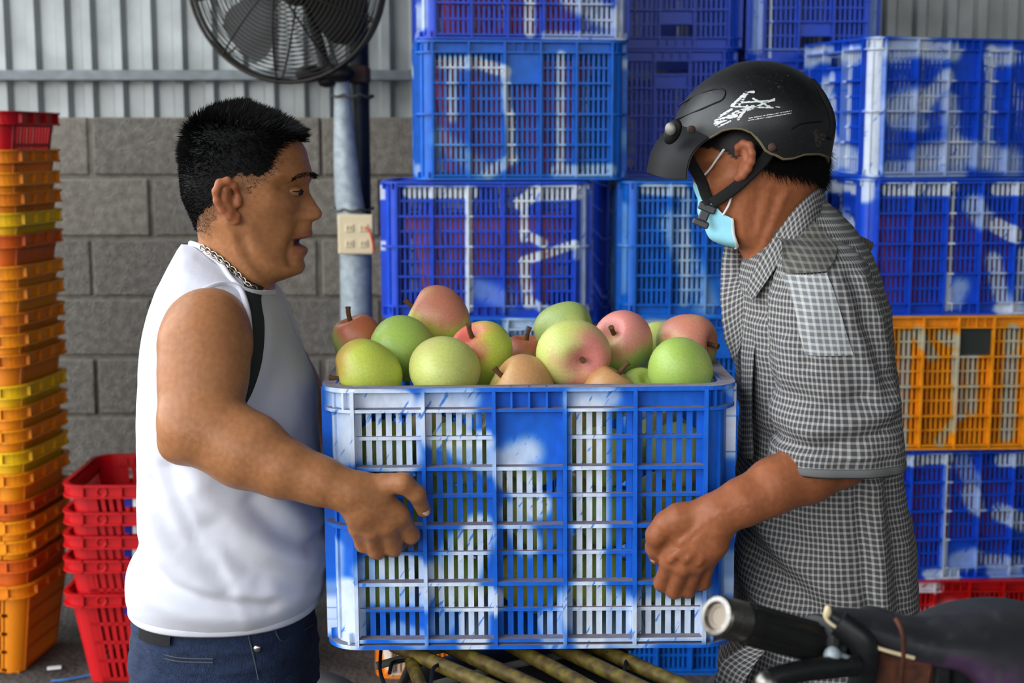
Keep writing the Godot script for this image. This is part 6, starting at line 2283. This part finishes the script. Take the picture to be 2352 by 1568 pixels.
	cloth.call(0.004, "placket", [[1722, 660, 2.03], [1705, 760, 2.03], [1702, 900, 2.03], [1705, 1050, 2.03]], [[1745, 668, 2.01], [1735, 770, 1.99], [1728, 900, 1.985], [1730, 1050, 1.985]], M.check)
	# shirt tail that hangs out in front and trousers
	cloth.call(0.006, "shirt_tail", [[1720, 1480, 1.93], [1680, 1500, 1.95], [1650, 1530, 1.96], [1636, 1600, 1.97]], [[1760, 1490, 1.915], [1730, 1530, 1.915], [1710, 1570, 1.915], [1700, 1640, 1.915]], M.check)
	mb = MB.new()
	var tl := Loft.new()
	var x0 := P(1650, 1500, D).x
	var x1 := P(2090, 1500, D).x
	tl.add(0.86, x0 + 0.07, x1 - 0.05, -D, 0.155)
	tl.add(0.70, x0 + 0.06, x1 - 0.04, -D, 0.16)
	tl.add(0.60, x0 + 0.03, x1 - 0.03, -D, 0.15)
	loft_mesh(mb, tl, 0.86, 0.60, 20, 60, none, none)
	for sz in [-1.0, 1.0]:
		var lg := Loft.new()
		var cx := (x0 + x1) * 0.5
		for q in [[0.68, 0.11, 0.085], [0.45, 0.09, 0.08], [0.05, 0.075, 0.07]]:
			lg.add(q[0], cx - q[1] + 0.03 * sz + 0.02, cx + q[1] + 0.03 * sz + 0.02, -D + sz * 0.085, q[2])
		loft_mesh(mb, lg, 0.68, 0.05, 20, 36, none, none)
	part(man, "trousers", mb, M.trouser)
	for sz in [-1.0, 1.0]:
		mb = MB.new()
		mb.ellipsoid(Vector3((x0 + x1) * 0.5 - 0.05 + 0.07 * sz, 0.045, -D + sz * 0.085), Vector3(0.14, 0.045, 0.05))
		part(man, "shoe", mb, M.black)
	helmet_and_mask(fc, D, nz)

func helmet_tex() -> ImageTexture:      # scuffed dark shell with the worn white brush-stroke mark and the fine print under it
	var n := 768
	var img := Image.create(n, n, false, Image.FORMAT_RGB8)
	img.fill(Color(0.058, 0.068, 0.070))
	var nz := FastNoiseLite.new()
	nz.frequency = 0.02
	nz.fractal_octaves = 4
	for y in n:
		for x in n:
			var a := nz.get_noise_2d(x, y)
			var c := Color(0.058, 0.068, 0.070) * (1.0 + 0.35 * a)
			if nz.get_noise_2d(x * 3 + 900, y * 3) > 0.47:
				c = c.lerp(Color(0.25, 0.24, 0.21), 0.6)
			img.set_pixel(x, y, c)
	# marks: pixels of the photograph, mapped onto the shell's own side (see helmet_uv)
	var w := Color(0.80, 0.81, 0.80)
	var mark := [[1619, 286, 1664, 260, 4.5], [1664, 260, 1696, 248, 3.5], [1626, 270, 1651, 254, 2.6], [1651, 247, 1680, 219, 3.0], [1680, 219, 1697, 216, 3.4], [1682, 222, 1667, 244, 2.6], [1651, 248, 1737, 251, 1.9], [1664, 240, 1741, 235, 2.2], [1683, 257, 1741, 232, 2.2], [1696, 231, 1734, 251, 2.2], [1664, 276, 1683, 248, 3.2], [1619, 279, 1660, 268, 3.6], [1624, 292, 1648, 280, 1.8], [1744, 249, 1752, 250, 1.2]]
	var fine := [[1686, 274, 1778, 258, 1.1], [1684, 279, 1778, 263, 1.1]]
	nz.frequency = 0.05
	for m in mark + fine:
		var a := helmet_uv(m[0], m[1]) * n
		var b := helmet_uv(m[2], m[3]) * n
		var hw: float = m[4] * n / 420.0
		for y in range(int(minf(a.y, b.y) - hw) - 2, int(maxf(a.y, b.y) + hw) + 3):
			for x in range(int(minf(a.x, b.x) - hw) - 2, int(maxf(a.x, b.x) + hw) + 3):
				var d := seg2(Vector2(x, y), a, b)
				var t := nz.get_noise_2d(x, y * 2.0)
				if d < hw * (0.95 + 0.35 * t) and nz.get_noise_2d(x * 0.4 + 300, y * 1.4) < 0.36:
					if m[4] < 1.2 and nz.get_noise_2d(x * 2.2, y * 2.2) > 0.22:
						continue
					img.set_pixel(clampi(x, 0, n - 1), clampi(y, 0, n - 1), w * (1.0 + 0.15 * t))
	for s in [[1838, 305, 1846, 330, 7], [1850, 310, 1862, 312, 3], [1850, 318, 1860, 320, 2], [1752, 205, 1758, 207, 2.5], [1773, 177, 1779, 179, 2.0], [1608, 213, 1613, 215, 2.0]]:      # rubbed spots
		var a := helmet_uv(s[0], s[1]) * n
		var b := helmet_uv(s[2], s[3]) * n
		var hw: float = s[4] * n / 420.0
		for y in range(int(minf(a.y, b.y) - hw) - 2, int(maxf(a.y, b.y) + hw) + 3):
			for x in range(int(minf(a.x, b.x) - hw) - 2, int(maxf(a.x, b.x) + hw) + 3):
				if seg2(Vector2(x, y), a, b) < hw and nz.get_noise_2d(x, y) > -0.12:
					img.set_pixel(clampi(x, 0, n - 1), clampi(y, 0, n - 1), Color(0.24, 0.21, 0.17))
	img.generate_mipmaps()
	return ImageTexture.create_from_image(img)

func helmet_uv(px: float, py: float) -> Vector2:
	return Vector2((px - 1520.0) / 420.0, (py - 120.0) / 420.0)

func helmet_and_mask(fc: Face, D: float, nz: FastNoiseLite) -> void:
	var root := thing("motorcycle_helmet", "scuffed black open-face helmet with peak, worn by the man in the checked shirt", "helmet", Vector3.ZERO)
	var hl := Loft.new()
	loft_px(hl, [[140, 1715, 1752, 0.012], [144, 1695, 1782, 0.034], [152, 1674, 1808, 0.053], [166, 1646, 1836, 0.073], [185, 1618, 1862, 0.089], [208, 1592, 1884, 0.101], [235, 1571, 1900, 0.109], [262, 1556, 1911, 0.113], [290, 1547, 1914, 0.115], [320, 1546, 1911, 0.114], [360, 1552, 1903, 0.111], [405, 1562, 1890, 0.107]], D, 2.15)
	# lower edge of the shell by pixel x: arch over the ear, long nape
	var edge := keys_edge([[1540, 300], [1560, 316], [1578, 325], [1592, 323], [1610, 313], [1630, 300], [1650, 295], [1672, 296], [1694, 305], [1712, 325], [1728, 348], [1745, 352], [1765, 362], [1785, 361], [1815, 352], [1850, 351], [1880, 358], [1895, 378], [1915, 398]])
	var fit := func(th: float, t: float, off: float) -> Vector3:
		var top := hl.ys[0]
		var y := top
		for it in 5:                     # the edge depends on where this meridian comes down
			var q := hl.pt(th, y if it > 0 else P(0, 320, D).y)
			var ex: float = q.x / D * FOC * (cos(deg_to_rad(TILT))) + 1176.0
			ex = 1176.0 + q.x * FOC / D * 1.003
			y = P(0, Face.curve_of(edge, ex), D).y
		return hl.pt(th, lerpf(top, y, 1.0 - pow(1.0 - t, 1.6) if false else pow(t, 1.5)), off)
	var mb := MB.new()
	var nu := 121
	var nv := 46
	for layer in 2:
		var pos := PackedVector3Array()
		var uvs := PackedVector2Array()
		for j in nv:
			for i in nu:
				var p: Vector3 = fit.call(TAU * i / (nu - 1), j / float(nv - 1), 0.0 if layer == 0 else -0.007)
				pos.append(p)
				uvs.append(helmet_uv(1176.0 + p.x * FOC / D * 1.003, 784.0 - (tan(atan((p.y - EYE.y) / D) + deg_to_rad(TILT))) * FOC))
		mb.grid(nu, nv, pos, uvs, PackedColorArray(), false, layer == 0)
	M.helmet = StandardMaterial3D.new()
	M.helmet.albedo_texture = helmet_tex()
	M.helmet.roughness = 0.42
	var shell := part(root, "shell", mb, M.helmet)
	mb = MB.new()
	var rimp := PackedVector3Array()
	for i in 120:
		rimp.append(fit.call(TAU * i / 120, 1.0, -0.0025))
	mb.tube(rimp, 0.0027, 8, true)
	part(root, "edge_trim", mb, mat(Color(0.42, 0.38, 0.27), 0.7))
	# raised pad outlines, rear band, rivets
	mb = MB.new()
	var onshell := func(px: float, py: float, off: float) -> Vector3:
		var w := P(px, py, D - 0.09)
		return Vector3(w.x, w.y, hl.near_z(w.x, w.y, off))
	var ln := []
	for q in [[1576, 238], [1600, 222], [1630, 208], [1655, 203], [1667, 210], [1660, 228], [1640, 238], [1610, 252], [1580, 266], [1562, 274]]:
		ln.append(onshell.call(q[0], q[1], 0.0))
	mb.tube(smooth_line(ln, 4), 0.0014, 6)
	part(shell, "moulded_ridge", mb, M.black)
	mb = MB.new()
	ln = []
	for q in [[1812, 296], [1835, 285], [1865, 281], [1888, 279]]:
		ln.append(onshell.call(q[0], q[1], -0.0006))
	mb.tube(smooth_line(ln, 4), 0.0016, 6)
	part(shell, "moulded_ridge", mb, M.black)
	mb = MB.new()
	ln = []
	for q in [[1864, 184, -0.004], [1884, 220, 0.003], [1902, 262, 0.004], [1906, 290, 0.003], [1896, 318, -0.002]]:
		var w := P(q[0], q[1], D - 0.045)
		ln.append(Vector3(w.x, w.y, hl.near_z(w.x, w.y, 0.0) + 0.002))
	mb.tube(smooth_line(ln, 5), 0.0065, 8, false, 0.45, Vector3(0.6, 0.2, 0.7).normalized())
	part(shell, "rear_goggle_band", mb, M.strap)
	for q in [[1592, 298], [1767, 338]]:
		mb = MB.new()
		var c: Vector3 = onshell.call(q[0], q[1], 0.002)
		mb.lathe([[0.0, 0.004], [0.004, 0.003], [0.0062, 0.0], [0.0062, -0.003]], 16, Transform3D(Basis(Vector3.RIGHT, PI / 2), c))
		part(shell, "rivet", mb, M.rustbrown)
	# peak
	mb = MB.new()
	var a0 := P(1550, 282, D)
	var d0 := (P(1486, 396, D) - a0)
	var perp := Vector3(-d0.y, d0.x, 0).normalized()
	if perp.x < 0:
		perp = -perp
	for layer in 2:
		var pos := PackedVector3Array()
		for j in 17:
			var t := j / 16.0
			for i in 33:
				var u := i / 32.0 * 2.0 - 1.0
				var ph := u * 1.18
				var ln2 := 1.0 - 0.20 * pow(absf(u), 3.0)
				var p := a0 + d0 * t * ln2 + perp * (1.0 - cos(ph)) * 0.070 + Vector3(0, 0, sin(ph) * 0.098)
				p += perp * (-0.010 * sin(PI * t) + (0.0025 if layer == 1 else 0.0))
				pos.append(p)
		mb.grid(33, 17, pos, PackedVector2Array(), PackedColorArray(), false, layer == 0)
	part(root, "peak", mb, M.gunmetal_dark if M.has("gunmetal_dark") else M.black)
	mb = MB.new()
	var sc := P(1541, 296, D - 0.085)
	mb.ellipsoid(sc + Vector3(0.003, -0.004, -0.004), Vector3(0.012, 0.019, 0.006), Basis.from_euler(Vector3(0, -0.5, -0.5)))
	part(root, "peak_tab", mb, M.black)
	mb = MB.new()
	mb.ellipsoid(sc + Vector3(-0.001, 0.0, 0.004), Vector3(0.0085, 0.0095, 0.005), Basis.from_euler(Vector3(0, -0.5, 0.0)))
	part(root, "peak_stud", mb, mat(Color(0.5, 0.49, 0.46), 0.5, 0.6))
	# chin straps and buckle
	for q in [[[1604, 318, 0.010], [1607, 345, 0.012], [1615, 375, 0.010], [1628, 415, 0.010], [1640, 445, 0.012], [1652, 468, 0.016]], [[1770, 338, 0.024], [1752, 362, 0.014], [1728, 392, 0.012], [1695, 428, 0.010], [1670, 452, 0.012], [1655, 468, 0.016]]]:
		var ps := []
		for k in q:
			var w := P(k[0], k[1], D - 0.065)
			ps.append(fc.near(w.x, w.y, k[2]))
		if q[0][0] > 1700:
			ps[0] = onshell.call(1768, 340, 0.001)
		mb = MB.new()
		mb.tube(smooth_line(ps, 5), 0.0082, 8, false, 0.16, Vector3(0, 0.1, 1).normalized())
		part(root, "chin_strap", mb, M.strap)
	var bp := P(1651, 494, D - 0.07)
	var bc := fc.near(bp.x, bp.y, 0.020)
	var bb := Basis.from_euler(Vector3(0, -0.25, -0.38))
	mb = MB.new()
	mb.cbox(bc + bb * Vector3(0, 0.010, 0), Vector3(0.026, 0.012, 0.007), 0.002, bb)
	mb.cbox(bc + bb * Vector3(0, -0.002, 0), Vector3(0.014, 0.016, 0.007), 0.002, bb)
	mb.cbox(bc + bb * Vector3(0, -0.014, 0), Vector3(0.024, 0.010, 0.007), 0.002, bb)
	part(root, "buckle", mb, M.grey_plastic)
	# face mask
	var mr := thing("face_mask", "pale blue pleated face mask over the helmeted man's nose and mouth", "mask", Vector3.ZERO)
	mb = MB.new()
	var xe := [[416, 1603], [440, 1622], [470, 1645], [488, 1662], [496, 1678], [515, 1681], [534, 1684], [560, 1695], [569, 1699]]
	var fr := [[416, 1595], [430, 1596], [452, 1600], [480, 1604], [503, 1609], [520, 1615], [538, 1625], [552, 1639], [560, 1655], [566, 1676], [569, 1688]]
	var ml := Loft.new()
	var list := []
	for k in 20:
		var py := lerpf(416, 569, k / 19.0)
		list.append([py, curve(fr, py), curve([[416, 1880], [470, 1864], [535, 1838], [569, 1834]], py), curve([[416, 0.066], [440, 0.069], [480, 0.068], [520, 0.066], [550, 0.064], [569, 0.060]], py)])
	loft_px(ml, list, D, 2.15)
	var pos := PackedVector3Array()
	var nrow := 60
	for j in nrow:
		var py := lerpf(416.5, 568.5, j / float(nrow - 1))
		var y := P(0, py, D).y
		var xb := P(curve(xe, py), py, D - 0.05).x
		var the := ml.theta(xb, y)
		for i in 41:
			var u := i / 40.0 * 2.0 - 1.0
			var th := PI + (PI - the) * u
			var p := ml.pt(th, y)
			var nn := Vector3(cos(th), 0, sin(th))
			var pl := 0.0016 * sin((py - 416.0) / 9.5) * (1.0 - 0.5 * absf(u))
			p += nn * (pl + 0.0015 * nz.get_noise_3dv(p))
			pos.append(p)
	mb.grid(41, nrow, pos)
	var panel := part(mr, "pleated_panel", mb, M.mask)
	for q in [[[1669, 343, 0.012], [1652, 366, 0.004], [1634, 390, 0.006], [1620, 420, 0.006]], [[1684, 440, 0.005], [1681, 468, 0.006], [1671, 495, 0.008]]]:
		var ps := []
		for k in q:
			var w := P(k[0], k[1], D - 0.065)
			ps.append(fc.near(w.x, w.y, k[2]))
		mb = MB.new()
		mb.tube(smooth_line(ps, 5), 0.0018, 6)
		part(mr, "ear_loop", mb, M.white)
	mb = MB.new()
	var ed := PackedVector3Array()
	for j in range(31, nrow):
		ed.append(pos[j * 41] + Vector3(0, 0, 0.0005))
	var ed2 := PackedVector3Array()
	for j in range(31, nrow):
		ed2.append(pos[j * 41 + 40] + Vector3(0, 0, 0.0005))
	mb.tube(ed2 if ed2[0].z > ed[0].z else ed, 0.0024, 6, false, 0.5, Vector3(0, 0, 1))
	part(panel, "white_binding", mb, M.white)

func keys_edge(list: Array) -> Array:
	var out := []
	for q in list:
		out.append([float(q[0]), float(q[1])])
	return out

func _ready() -> void:
	set_stage()
	make_materials()
	build_setting()
	stack_crates()
	stack_baskets()
	pole_and_fan()
	carried_crate()
	heap_mangoes()
	bare_armed_man()
	masked_man()
	motorbike()
